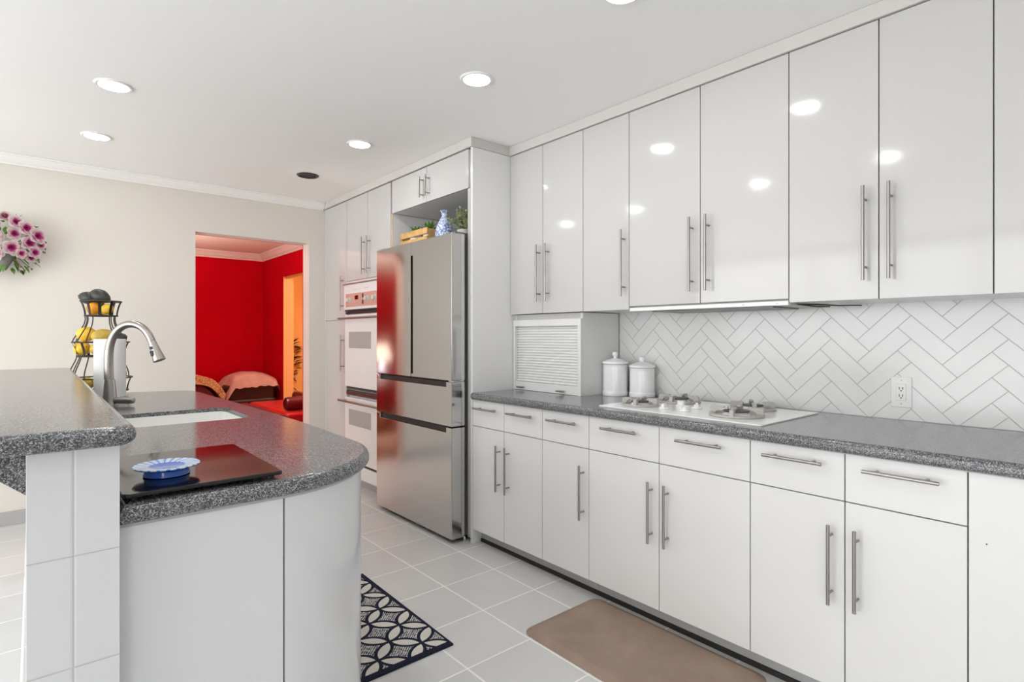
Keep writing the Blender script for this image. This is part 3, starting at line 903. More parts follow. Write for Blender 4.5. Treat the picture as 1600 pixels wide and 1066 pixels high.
bm = bmesh.new(); box(bm, FX + .012, FX + FT - .004, fy0 + .003, fy0 + .05, .9825, .9895, .001); box(bm, FX + .012, FX + FT - .004, fy1 - .05, fy1 - .003, .9825, .9895, .001)
box(bm, FX + .004, FX + FT - .004, fy1 - .05, fy1 - .003, .7045, .7115, .001)
link('hinge', bm, M['chrome'], t)
bm = bmesh.new(); box(bm, FX + .05, XW - .05, fy0 + .03, 3.735, .012, .030)
for y in (fy0 + .06, fy1 - .06): cyl(bm, (FX + .09, y, 0), 'z', .03, .018, 14)
link('plinth', bm, M['black'], t)
bm = bmesh.new(); cyl(bm, (FX + .11, fy0 + .02, 0.001), 'z', .026, .012, 12); link('levelling_foot', bm, M['chrome'], t)

# cabinet above the fridge with its open niche
t = thing('overhead_cabinet', (2.37, 3.25, 1.9), 'white two-door cabinet above the fridge with an open niche below', 'cabinet')
nz = 2.172
link('body', B(XB + .021, XW - .002, 2.766, 3.744, nz + .0, ZF - .001), M['laminate'], t)
door(t, XB, 3.267, 3.752, nz - .002, ZF - .002, 3.305, (2.205, 2.345)); door(t, XB, 2.785, 3.267, nz - .002, ZF - .002, 3.232, (2.205, 2.345))

t = thing('niche_divider', (2.36, 3.754, 0), 'thin side panel with raw pale wood edge between fridge niche and oven cabinet', 'panel')
link('panel', B(XB + .004, XW - .002, 3.7450, 3.7635, .0, nz - .003), M['laminate'], t)
link('edge_strip', B(XB + .0005, XB + .0038, 3.7455, 3.7632, 1.0, nz - .003), M['oak'], t, label='raw pale wood edge')

# ---------------------------------------------------------------- oven tower
OY_0, OY_1 = 3.766, 4.560
t = thing('oven_cabinet', (2.36, 4.16, 0), 'tall white cabinet around the double oven, two doors on top', 'cabinet')
bm = bmesh.new()
box(bm, XB + .021, XW - .002, OY_0, OY_0 + .018, 0.088, ZF - .001); box(bm, XB + .021, XW - .002, OY_1 - .018, OY_1, 0.088, ZF - .001)
box(bm, XB + .021, XW - .002, OY_0 + .018, OY_1 - .018, 1.705, ZF - .001); box(bm, XB + .021, XW - .002, OY_0 + .018, OY_1 - .018, 0.088, .215)
link('body', bm, M['laminate'], t)
door(t, XB, 4.150, OY_1 - .022, 1.722, ZF - .002, 4.195, (1.757, 2.056)); door(t, XB, OY_0 + .002, 4.150, 1.722, ZF - .002, 4.105, (1.757, 2.056))
link('stile', B(XB, XB + .020, OY_1 - .020, OY_1 - .001, 0.088, ZF - .002), M['ivory'], t)
link('rail', B(XB, XB + .0195, OY_0 + .003, OY_1 - .022, 1.702, 1.719), M['laminate'], t)
link('plinth_panel', B(XB, XB + .0195, OY_0 + .003, OY_1 - .022, 0.088, .195, .001), M['laminate'], t)
link('toe_board', B(2.09, 2.105, OY_0, YB - .002, 0.0, .087), M['kick'], t)

t = thing('wall_oven', (2.35, 4.16, .2), 'white built-in double wall oven with rose control panel beside the fridge', 'oven')
oy0, oy1 = OY_0 + .019, OY_1 - .023
link('body', B(XB + .022, XW - .03, oy0 + .001, oy1 - .001, .217, 1.703), M['oven'], t)
cp = link('control_panel', B(XB - .022, XB + .020, oy0, oy1 + .012, 1.480, 1.690, .003), M['oven'], t)
link('control_face', B(XB - .0245, XB - .0225, oy0 + .012, oy1 - .030, 1.502, 1.612, .0008), M['copper'], cp, label='rose tinted metal face')
link('top_trim', B(XB - .032, XB + .019, oy0, oy1 + .016, 1.690, 1.699, .002), M['nickel'], t)
bm = bmesh.new(); box(bm, XB - .0255, XB - .0247, 4.27, 4.33, 1.560, 1.592)
link('clock_display', bm, mat('dark red clock display', (0.05, 0.006, 0.004), 0.15), cp)
for y in (4.43, 4.10, 3.97, 3.84):
    bm = bmesh.new()
    s0 = len(bm.verts); lathe(bm, (0, 0, 0), [(0, 0), (.024, 0), (.024, .004), (.019, .008), (.017, .026), (0, .027)], 28)
    xform(bm, Matrix.Translation((XB - .0248, y, 1.560)) @ Matrix.Rotation(-pi / 2, 4, 'Y'), s0)
    link('dial', bm, M['ivory'], cp)
bm = bmesh.new()
for z in (1.585, 1.535): box(bm, XB - .030, XB - .0247, 4.175, 4.190, z - .016, z + .016, .001)
link('rocker_switch', bm, M['black'], cp)
bm = bmesh.new()
rnd = random.Random(4)
for k in range(9):
    y = 4.50 - k * .045 - (0.03 if k > 1 else 0); box(bm, XB - .0228, XB - .0222, y - .012, y - .012 + rnd.uniform(.008, .018), 1.640, 1.640 + rnd.uniform(.004, .010))
for k in range(5): box(bm, XB - .0252, XB - .0247, 4.38 - k * .022, 4.39 - k * .022, 1.540, 1.5425)
link('panel_mark', bm, M['kick'], cp)
bm = bmesh.new(); box(bm, XB - .012, XB + .018, oy0, oy1 + .004, 1.446, 1.462); box(bm, XB - .016, XB + .018, oy0, oy1 + .004, 1.466, 1.479, .001)
link('vent_slot', bm, M['black'], t)
def oven_door(z0, z1, wz0, wz1, hz):
    d = link('oven_door', B(XB - .020, XB + .020, oy0 + .002, oy1, z0, z1, .006, 3), M['oven'], t)
    link('window', B(XB - .0215, XB - .0195, 4.050, 4.452, wz0, wz1, .0005), M['oven_glass'], d)
    bm = bmesh.new()
    tube(bm, [(XB - .072, oy0 + .03, hz), (XB - .072, oy1 + .01, hz)], .0095, 14)
    for y in (oy0 + .07, oy1 - .03): cyl(bm, (XB - .07, y, hz), 'x', .052, .006, 10)
    link('handle', bm, M['nickel'], d)
oven_door(.838, 1.438, 1.160, 1.295, 1.407)
oven_door(.222, .748, .522, .652, .722)
bm = bmesh.new()
for i, z in enumerate((.822, .797, .772)): box(bm, XB - .006, XB + .020, oy0 + .004, oy1 - .004, z - .007, z + .007)
link('vent_grille', bm, M['burner'], t)
link('vent_bar', B(XB - .010, XB - .004, oy0 + .004, oy1 - .004, .7815, .789), M['chrome'], t)
link('lower_trim', B(XB - .004, XB + .020, oy0 + .002, oy1, .205, .218), M['black'], t)

# pantry column
t = thing('pantry_cabinet', (2.36, 4.79, 0), 'narrow tall white pantry cabinet in the corner against the cream wall', 'cabinet')
link('body', B(XB + .021, XW - .002, OY_1 + .001, YB - .002, .088, ZF - .001), M['carcass'], t)
door(t, XB, OY_1, YB - .022, 1.396, ZF - .002, 4.605, (1.478, 1.776)); door(t, XB, OY_1, YB - .022, .088, 1.396, 4.595, (.958, 1.267))
link('filler', B(XB + .001, XB + .02, YB - .021, YB - .002, .088, ZF - .002), M['ivory'], t)

# ---------------------------------------------------------------- things above the fridge
FZ = 1.863
t = thing('wooden_crate', (2.13, 3.52, FZ), 'honey wood slatted crate holding small plants on top of the fridge', 'crate')
cx0, cx1, cy0, cy1, cz1 = 2.075, 2.205, 3.335, 3.705, 2.018
for (x0, x1) in ((cx0, cx0 + .010), (cx1 - .010, cx1)):
    for (z0, z1) in ((FZ + .004, FZ + .046), (FZ + .054, FZ + .096), (FZ + .112, cz1 - .0)):
        link('slat', B(x0, x1, cy0, cy1, z0, z1, .002), M['wood'], t)
for y in (cy0, cy1 - .012): link('end_board', B(cx0 + .0105, cx1 - .0105, y, y + .012, FZ, cz1 - .006, .002), M['wood'], t)
link('base_board', B(cx0 + .011, cx1 - .011, cy0 + .013, cy1 - .013, FZ, FZ + .008), M['wood'], t)
def leaf_blade(bm, base, d, L, wd, droop=0.0, cup=.2, n=5):
    """one tapered leaf with thickness"""
    d = Vector(d).normalized()
    side = d.cross(Vector((0, 0, 1)));
    if side.length < 1e-3: side = Vector((1, 0, 0))
    side.normalize(); up = side.cross(d).normalized()
    top = []; bot = []
    for i in range(n + 1):
        s = i / n; wv = wd * sin(pi * (0.12 + 0.88 * s)) * (1 if s < 1 else 0) + .0004
        c = Vector(base) + d * L * s + Vector((0, 0, -droop * L * s * s))
        top.append((c + side * wv + up * cup * wv, c, c - side * wv + up * cup * wv))
    rows = [[bm.verts.new(p) for p in r] for r in top]
    low = [[bm.verts.new(Vector(p) - up * .0012) for p in r] for r in top]
    for i in range(n):
        for k in range(2):
            bm.faces.new((rows[i][k], rows[i][k + 1], rows[i + 1][k + 1], rows[i + 1][k]))
            bm.faces.new((low[i][k], low[i + 1][k], low[i + 1][k + 1], low[i][k + 1]))
        bm.faces.new((rows[i][0], rows[i + 1][0], low[i + 1][0], low[i][0])); bm.faces.new((rows[i][2], low[i][2], low[i + 1][2], rows[i + 1][2]))
def succulent(x, y, h, seed, label, n=26, L=.075):
    r = random.Random(seed)
    t = thing('succulent_plant', (x, y, FZ + .009), label, 'plant', 'small green plants in the crate')
    bm = bmesh.new(); lathe(bm, (x, y, FZ + .009), [(0, 0), (.036, 0), (.046, .10), (.048, .128), (.043, .128), (.041, .118), (0, .118)], 28)
    link('pot', bm, M['porcelain'], t)
    bm = bmesh.new()
    for k in range(n):
        a = k * 2.4; el = .25 + 1.15 * (k / n)
        leaf_blade(bm, (x + .008 * cos(a), y + .008 * sin(a), FZ + .128 + .02 * k / n), (cos(a) * cos(el), sin(a) * cos(el), sin(el)), L * r.uniform(.75, 1.1) * h, .0105, .15)
    link('leaves', bm, M['leaf'], t)
succulent(2.140, 3.585, 1.0, 3, 'spiky green plant in the far half of the crate above the fridge')
succulent(2.140, 3.405, 1.2, 9, 'spiky green plant beside the blue and white vase, rising highest from the crate')

t = thing('vase', (2.135, 3.205, FZ), 'blue and white patterned ceramic vase on top of the fridge', 'vase')
bm = bmesh.new(); lathe(bm, (2.135, 3.205, FZ), [(0, 0), (.040, 0), (.046, .02), (.062, .07), (.065, .10), (.057, .14), (.036, .185), (.022, .212), (.020, .232), (.030, .248), (.031, .252), (.024, .250), (.015, .232), (0, .22)], 44)
link('vase_body', bm, M['vase'], t)
t = thing('potted_plant', (2.14, 3.0, FZ), 'pale sage bushy plant in a small pot at the fridge corner by the end panel', 'plant')
px_, py_ = 2.125, 2.965
bm = bmesh.new(); lathe(bm, (px_, py_, FZ), [(0, 0), (.034, 0), (.043, .075), (.046, .085), (.041, .085), (.038, .078), (0, .078)], 30)
link('pot', bm, mat('grey stone pot', (0.55, 0.53, 0.49), 0.7, var=0.15, vscale=40), t)
bm = bmesh.new(); r = random.Random(12)
stems = bmesh.new()
for k in range(34):
    a = r.uniform(0, 2 * pi); el = r.uniform(.35, 1.45); L = r.uniform(.09, .165)
    d = Vector((cos(a) * cos(el) * .8, sin(a) * cos(el) * .8, sin(el)))
    p0 = Vector((px_, py_, FZ + .078)); p1 = p0 + d * L
    tube(stems, [p0, p0 + d * L * .5 + Vector((0, 0, .006)), p1], .0012, 5)
    for j in range(9):
        s = .30 + .7 * j / 8; q = p0 + d * L * s
        aa = r.uniform(0, 2 * pi); dd = (d + Vector((cos(aa), sin(aa), r.uniform(-.3, .6)))).normalized()
        leaf_blade(bm, q, dd, r.uniform(.018, .030), .0062, .1, n=3)
link('foliage', bm, M['sage'], t); link('stems', stems, M['stem'], t)

# ================================================================ ISLAND
IZ0, IZ1 = .880, .9205
def island_outline(off=0.0):
    o = [(.1325, 1.363 + off), (.45, 1.363 + off)]
    a_, b_ = .365 - off, .387 - off
    for i in range(1, 19):
        a = -pi / 2 + pi / 2 * i / 18
        o.append((.45 + a_ * cos(a), 1.75 + b_ * sin(a)))
    for x, y in ((.824, 2.0), (.828, 2.25), (.824, 2.55), (.815, 2.85), (.803, 3.2), (.792, 3.5), (.784, 3.75)): o.append((x - off, y))
    # rounded far end
    c = [(.778, 3.90), (.765, 3.96), (.735, 4.005), (.690, 4.035), (.60, 4.062), (.46, 4.095), (.30, 4.14), (.1325, 4.20)]
    o += [(x - off, y - off) if x > .14 else (x, y - off) for x, y in c]
    return o
SKX0, SKX1, SKY0, SKY1 = .255, .700, 2.505, 2.945
hole = rrect(SKX0, SKX1, SKY0, SKY1, .055, 8)
bm = slab(bmesh.new(), island_outline(), IZ0, IZ1, .0185, .016, hole=hole, n=6)
tag(link('island_countertop', bm, M['granite']), 'speckled grey island countertop with rounded corner holding the sink', 'countertop')

t = thing('island_cabinet', (.45, 2.6, 0), 'glossy white island cabinet with a curved corner panel', 'cabinet')
il = island_outline(.024)
# curved skin pieces: flat front, curved corner, side
def skin(name, pts, z0, z1, m, th=.016, lab=None):
    bm = bmesh.new()
    inn = []
    N = len(pts)
    for i in range(N):
        a = Vector(pts[max(0, i - 1)]); b_ = Vector(pts[min(N - 1, i + 1)])
        d = (b_ - a).normalized(); inn.append(Vector(pts[i]) + Vector((-d.y, d.x)) * th)
    rows = []
    for p, q in zip(pts, inn):
        rows.append([bm.verts.new((p[0], p[1], z0)), bm.verts.new((p[0], p[1], z1)), bm.verts.new((q.x, q.y, z1)), bm.verts.new((q.x, q.y, z0))])
    for A, C in zip(rows, rows[1:]):
        for k in range(4): bm.faces.new((A[k], A[(k + 1) % 4], C[(k + 1) % 4], C[k]))
    bm.faces.new(rows[0][::-1]); bm.faces.new(rows[-1])
    return link(name, bm, m, t, 30, lab)
zi0, zi1 = .09, .8715
fl = [(.1325, il[0][1]), (.4585, il[0][1])]
skin('front_panel', fl, zi0, zi1, M['island'])
cv = [(.4635, il[1][1] + .0001)] + [p for p in il[2:20]] + [(il[20][0], 2.0)]
skin('curved_panel', cv, zi0, zi1, M['island_gloss'])
sd = [(il[20][0], 2.005)] + il[21:27] + [(il[27][0] , 3.86)]
skin('side_panel', sd, zi0, zi1, M['laminate'])
ins = inset([(p[0], p[1]) for p in island_outline(.024)], .020)
ins = [(max(p[0], .1335), p[1]) for p in ins]
bm = bmesh.new(); fb = [bm.verts.new((p[0], p[1], .0)) for p in ins]; ft = [bm.verts.new((p[0], p[1], .60)) for p in ins]
for k in range(len(ins)): bm.faces.new((fb[k - 1], fb[k], ft[k], ft[k - 1]))
bm.faces.new(fb[::-1]); bm.faces.new(ft)
link('body', bm, M['carcass'], t)
# grey rail right under the stone
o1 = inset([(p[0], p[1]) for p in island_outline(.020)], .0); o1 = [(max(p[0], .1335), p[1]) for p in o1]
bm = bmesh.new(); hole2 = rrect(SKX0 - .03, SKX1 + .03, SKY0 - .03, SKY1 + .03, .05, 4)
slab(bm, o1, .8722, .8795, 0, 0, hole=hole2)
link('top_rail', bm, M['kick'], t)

# sink
t = thing('kitchen_sink', (.48, 2.72, .70), 'white undermount sink set in the island countertop', 'sink')
bm = bmesh.new()
lo_ = inset(hole, .03)
hi_ = rrect(SKX0 - .006, SKX1 + .006, SKY0 - .006, SKY1 + .006, .058, 8)
ou = rrect(SKX0 - .022, SKX1 + .022, SKY0 - .022, SKY1 + .022, .07, 8)
rimz = IZ1 - .017
ou = inset(hole, .0012); hi_ = inset(hole, .007)
seq = [[(p, .68) for p in ou], [(p, rimz) for p in ou], [(p, rimz) for p in hi_], [(p, .82) for p in inset(hole, .012)], [(p, .72) for p in lo_], [(p, .703) for p in inset(lo_, .02)]]
rings = [[bm.verts.new((p[0], p[1], z)) for p, z in s] for s in seq]
for A, C in zip(rings, rings[1:]):
    for k in range(len(A)): bm.faces.new((A[k - 1], A[k], C[k], C[k - 1]))
bm.faces.new(rings[0]); bm.faces.new(rings[-1])
link('basin', bm, M['sink'], t, 40)
bm = bmesh.new(); lathe(bm, (.48, 2.72, .7032), [(0, 0), (.042, 0), (.044, .003), (.036, .004), (.03, .001), (0, .001)], 30)
link('drain', bm, M['chrome'], t)

# faucet
Rv = Vector((cos(radians(40.52)), -sin(radians(40.52)), 0))
FB = Vector((.287, 3.382, .9205))
def fp(s, z): return FB + Rv * s + Vector((0, 0, z))
t = thing('faucet', FB, 'brushed nickel gooseneck pull-down faucet behind the sink', 'faucet')
bm = bmesh.new()
lathe(bm, FB, [(0, .0004), (.034, .0004), (.034, .004), (.031, .010), (.0285, .05), (.0225, .115), (.0205, .128), (0, .128)], 36)
link('base', bm, M['nickel'], t)
arc = [(-.004, .129), (-.006, .20), (-.004, .262), (.002, .300), (.014, .334), (.034, .366), (.062, .389), (.095, .400), (.130, .397), (.163, .380), (.189, .350), (.206, .316)]
pts = []
for i in range(len(arc) - 1):
    for k in range(4):
        s = k / 4; p0 = arc[max(0, i - 1)]; p1 = arc[i]; p2 = arc[i + 1]; p3 = arc[min(len(arc) - 1, i + 2)]
        def cr(a, b_, c, d): return .5 * ((2 * b_) + (-a + c) * s + (2 * a - 5 * b_ + 4 * c - d) * s * s + (-a + 3 * b_ - 3 * c + d) * s ** 3)
        pts.append(fp(cr(p0[0], p1[0], p2[0], p3[0]), cr(p0[1], p1[1], p2[1], p3[1])))
pts.append(fp(*arc[-1]))
bm = tube(bmesh.new(), pts, [.0205 - .0015 * min(1, i / 12) - .002 * (i / len(pts)) for i in range(len(pts))], 20)
link('neck', bm, M['nickel'], t)
bm = tube(bmesh.new(), [fp(.2065, .315), fp(.216, .292), fp(.228, .262), fp(.244, .222), fp(.245, .2195)], [.0172, .0190, .0225, .0285, .024], 24)
hd = link('spray_head', bm, M['nickel'], t)
bm = bmesh.new()
nrm = Vector((-sin(radians(40.52)), -cos(radians(40.52)), 0))
for s, z, r_ in ((.2165, .283, .0085), (.2205, .262, .0105), (.2245, .250, .0105)):
    c = fp(s, z) + nrm * .013; tube(bm, [c, c + nrm * .0115], [r_, r_ * .85], 14)
link('spray_button', bm, M['black'], hd)
bm = tube(bmesh.new(), [fp(.020, .025), fp(.105, .025), fp(.116, .025), fp(.121, .025)], [.0165, .0165, .0145, .008], 20)
link('lever', bm, M['nickel'], t)

# paper towel
t = thing('paper_towel_roll', (.318, 3.745, IZ1), 'white paper towel roll standing behind the faucet', 'paper towel')
bm = bmesh.new(); lathe(bm, (.318, 3.745, IZ1), [(0, .0005), (.068, .0005), (.068, .006), (.064, .010), (0, .010)], 36)
link('stand', bm, M['white_plastic'], t)
bm = bmesh.new(); lathe(bm, (.318, 3.745, IZ1), [(.020, .0105), (.0705, .0105), (.0725, .013), (.0725, .322), (.0705, .3245), (.026, .325), (.022, .322), (.020, .0105)], 48)
link('roll', bm, M['paper'], t)

# ---------------------------------------------------------------- fruit stand
FXc, FYc = .300, 4.015
t = thing('fruit_stand', (FXc, FYc, IZ1), 'three-tier dark wire fruit stand at the far end of the island', 'fruit stand')
def tier(zr, zb, rr, rb):
    bm = bmesh.new()
    ring = lambda r_, z, n=44: [(FXc + r_ * cos(2 * pi * k / n), FYc + r_ * sin(2 * pi * k / n), z) for k in range(n)]
    tube(bm, ring(rr, zr), .0038, 8, closed=True); tube(bm, ring(rb, zb), .0042, 8, closed=True)
    for k in range(-2, 3):
        y = FYc + k * rb * .36; hw = sqrt(max(0, rb * rb - (k * rb * .36) ** 2)); tube(bm, [(FXc - hw, y, zb), (FXc + hw, y, zb)], .0022, 6)
    p = link('basket', bm, M['iron'], t)
    for k in range(10):
        a = 2 * pi * (k + .25) / 10; c_, s_ = cos(a), sin(a); hw = .0075
        A = []; Cc = []
        for i in range(7):
            f = i / 6; r_ = rb + (rr - rb) * (f ** 1.8) + .001; z = zb + (zr - zb) * f
            A.append(Vector((FXc + r_ * c_ - hw * -s_, FYc + r_ * s_ - hw * c_, z))); Cc.append(Vector((FXc + r_ * c_ + hw * -s_, FYc + r_ * s_ + hw * c_, z)))
        b2 = bmesh.new(); ribbon(b2, A, Cc, .002); link('strap', b2, M['iron'], p)
T1 = (1.462, 1.378, .098, .078); T2 = (1.226, 1.146, .136, .114); T3 = (1.020, .945, .150, .130)
for q in (T1, T2, T3): tier(*q)
bm = bmesh.new()
def legs(r0, z0, r1, z1, bow):
    for a in (.55, .95, pi + .55 - 1.1 + .0, pi - .15, 3.7, 4.1, 5.3, 5.7):
        P = []
        for i in range(9):
            f = i / 8; r_ = r0 + (r1 - r0) * (f * f * (3 - 2 * f)) + bow * sin(pi * f); P.append((FXc + r_ * cos(a), FYc + r_ * sin(a), z0 + (z1 - z0) * f))
        link('wire_leg', tube(bmesh.new(), P, .0032, 7), M['iron'], t)
legs(.076, T1[1], .134, T2[0], -.012); legs(.112, T2[1], .148, T3[0], .006)
for a in (.6, 2.2, 3.8, 5.4): link('foot', tube(bmesh.new(), [(FXc + .130 * cos(a), FYc + .130 * sin(a), T3[1]), (FXc + .128 * cos(a), FYc + .128 * sin(a), IZ1 + .001)], .0045, 8), M['iron'], t)

def fruit(kind, c, rx, ry, rz, m, label, rot=(0, 0, 0), grp=None, pear=0.0, tip=0.0, stem=True):
    bm = bmesh.new()
    def f(q):
        q = q.copy()
        if pear: k = 1 - pear * max(0, q.z) ** 1.2; q.x *= k; q.y *= k
        if tip: q.z += tip * (abs(q.z) ** 8) * (1 if q.z > 0 else -1)
        return q
    ball(bm, (0, 0, 0), rx, ry, rz, 22, 14, f)
    R_ = Matrix.Rotation(rot[2], 4, 'Z') @ Matrix.Rotation(rot[1], 4, 'Y') @ Matrix.Rotation(rot[0], 4, 'X')
    xform(bm, Matrix.Translation(c) @ R_)
    o = tag(link(kind, bm, M[m]), label, kind.replace('_', ' '), grp)
    if stem:
        bm = bmesh.new(); tube(bm, [(0, 0, rz * (.97 + tip)), (0, 0, rz * (1.03 + tip) + .003)], [.004, .0028], 8)
        xform(bm, Matrix.Translation(c) @ R_); link('stem_end', bm, M['stem'], o)
    return o
def ft(s, d, z): # s along the picture plane, d away from the camera
    away = Vector((sin(radians(40.52)), cos(radians(40.52)), 0)); p = Vector((FXc, FYc, 0)) + Rv * s + away * d
    return (p.x, p.y, z)
z1 = T1[1] + .004
fruit('orange', ft(-.024, -.022, z1 + .038), .038, .038, .037, 'orange', 'deep orange round fruit in the top basket beneath the avocados')
fruit('lemon', ft(.044, -.012, z1 + .035), .030, .030, .036, 'lemon', 'bright yellow lemon in the top basket, on the faucet side', (1.2, .4, .3), tip=.12)
fruit('lemon', ft(-.004, .044, z1 + .033), .029, .029, .036, 'lemon', 'yellow lemon at the back of the top basket behind the orange', (1.4, 0, 1), tip=.12)
fruit('avocado', ft(-.062, -.022, z1 + .100), .036, .036, .050, 'avocado', 'smaller dark avocado on top of the fruit stand, farther from the faucet', (0, 1.35, 2.5), pear=.25)
fruit('avocado', ft(.014, -.024, z1 + .108), .039, .039, .058, 'avocado', 'larger dark avocado on top of the fruit stand, in the middle', (0, 2.0, -.7), pear=.25)
z2 = T2[1] + .004
fruit('lemon', ft(-.070, -.055, z2 + .040), .040, .040, .048, 'lemon', 'yellow lemon low in the middle basket against the straps', (1.3, .5, .2), tip=.12)
fruit('lemon', ft(-.060, -.036, z2 + .122), .042, .042, .050, 'lemon', 'large yellow lemon heaped above the rim of the middle basket', (1.1, 1.2, .4), tip=.1)
fruit('avocado', ft(-.030, .040, z2 + .112), .036, .036, .050, 'avocado', 'dark avocado in the middle basket behind the large lemon', (.4, 1.3, .3), pear=.2)
fruit('mango', ft(.036, -.040, z2 + .112), .040, .036, .054, 'mango', 'golden yellow mango in the middle basket just above the paper towel', (.2, 1.4, .2))
fruit('mango', ft(.024, -.055, z2 + .038), .036, .034, .046, 'mango', 'yellow mango in the middle basket hidden by the paper towel', (.2, 1.5, .9))
fruit('avocado', ft(.092, .030, z2 + .098), .030, .030, .040, 'avocado', 'dark avocado in the middle basket right behind the faucet neck', (.3, 1.2, -.6), pear=.2)
fruit('kiwi', ft(-.092, -.030, .988), .032, .032, .038, 'kiwi', 'brown fuzzy kiwi in the lowest basket near the bar edge', (1.4, .3, .2))
fruit('mango', ft(-.030, -.078, .992), .038, .036, .044, 'mango', 'greenish mango in the lowest basket next to the kiwi', (1.0, .9, .2))
fruit('lemon', ft(.092, -.030, .992), .038, .038, .046, 'lemon', 'yellow lemon in the lowest basket peeking out beside the paper towel', (1.3, .3, .4), tip=.12)

# ---------------------------------------------------------------- board and dish
t = thing('cutting_board', (.29, 1.6, IZ1), 'black glass cutting board raised on small feet on the island', 'cutting board')
bo = [(.137, 1.383), (.446, 1.383), (.462, 1.40), (.462, 1.815), (.448, 1.829), (.137, 1.829)]
bm = slab(bmesh.new(), rrect(.137, .458, 1.383, 1.827, .010, 4), IZ1 + .010, IZ1 + .019, .002, .002, n=3)
link('glass_plate', bm, M['blackglass'], t)
for (x, y) in ((.16, 1.41), (.435, 1.41), (.16, 1.80), (.435, 1.80)):
    bm = bmesh.new(); cyl(bm, (x, y, IZ1 + .0004), 'z', .0095, .009, 16); link('rubber_foot', bm, M['black'], t)
PX, PY, PZ = .238, 1.522, IZ1 + .0192
t = thing('blue_dish', (PX, PY, PZ), 'blue footed dish with pale radiating rim on the black cutting board', 'dish')
bm = bmesh.new()
lathe(bm, (PX, PY, PZ), [(0, .001), (.045, 0), (.0475, .0015), (.0475, .004), (.0455, .007), (.0455, .014), (.048, .0165), (.066, .0205), (.0685, .0235), (.067, .0245), (.040, .0222), (.034, .0195), (0, .0190)], 72)
link('dish_body', bm, M['plate'], t)

# ---------------------------------------------------------------- bar, half wall and bracket
bm = B(-.010, .1305, 1.345, 3.86, 0, 1.0515, .0015)
tag(link('half_wall', bm, M['halfwall'], None), 'white tiled half wall carrying the raised bar', 'half wall', kind='structure')
bm = slab(bmesh.new(), rrect(-.36, .157, 1.298, 3.885, [.03, .045, .03, .03], 8), 1.052, 1.090, .0185, .0165, n=6)
tag(link('bar_countertop', bm, M['granite']), 'raised speckled grey bar countertop on the white tiled half wall', 'countertop')
bm = bmesh.new()
for y0, y1 in ((1.372, 1.402),):
    P = [(-.0105, 1.0518), (-.0105, .9690), (-.105, 1.0518)]
    bm = bmesh.new()
    A = [bm.verts.new((x, y0, z)) for x, z in P]; C = [bm.verts.new((x, y1, z)) for x, z in P]
    for k in range(len(P)): bm.faces.new((A[k - 1], A[k], C[k], C[k - 1]))
    bm.faces.new(A); bm.faces.new(C)
    tag(link('support_bracket', bm, M['granite'], None, 0), 'dark granite bracket under the raised bar, beside the tiled half wall', 'bracket')

# ================================================================ FLOOR MATS
bm = slab(bmesh.new(), [(.80, 1.893), (1.303, 1.893), (1.322, 2.76), (.82, 2.76)], .0005, .010, .003, 0, n=3)
tag(link('rug', bm, M['rug']), 'navy and cream petal-patterned rug on the tile floor beside the island', 'rug')
bm = slab(bmesh.new(), rrect(1.583, 2.060, .945, 1.790, .05, 8), .0005, .006, .001, 0, n=2)
o1 = rrect(1.583, 2.060, .945, 1.790, .05, 8)
bm = bmesh.new(); rings = []
for d_, z in ((0, .0005), (0, .004), (.006, .008), (.030, .017), (.036, .0185)):
    rings.append([bm.verts.new((p[0], p[1], z)) for p in (inset(o1, d_) if d_ else [Vector(q) for q in o1])])
for A, C in zip(rings, rings[1:]):
    for k in range(len(A)): bm.faces.new((A[k - 1], A[k], C[k], C[k - 1]))
bm.faces.new(rings[0]); bm.faces.new(rings[-1])
tag(link('floor_mat', bm, M['mat'], None, 50), 'brown cushioned standing mat on the floor before the cooktop cabinets', 'mat')

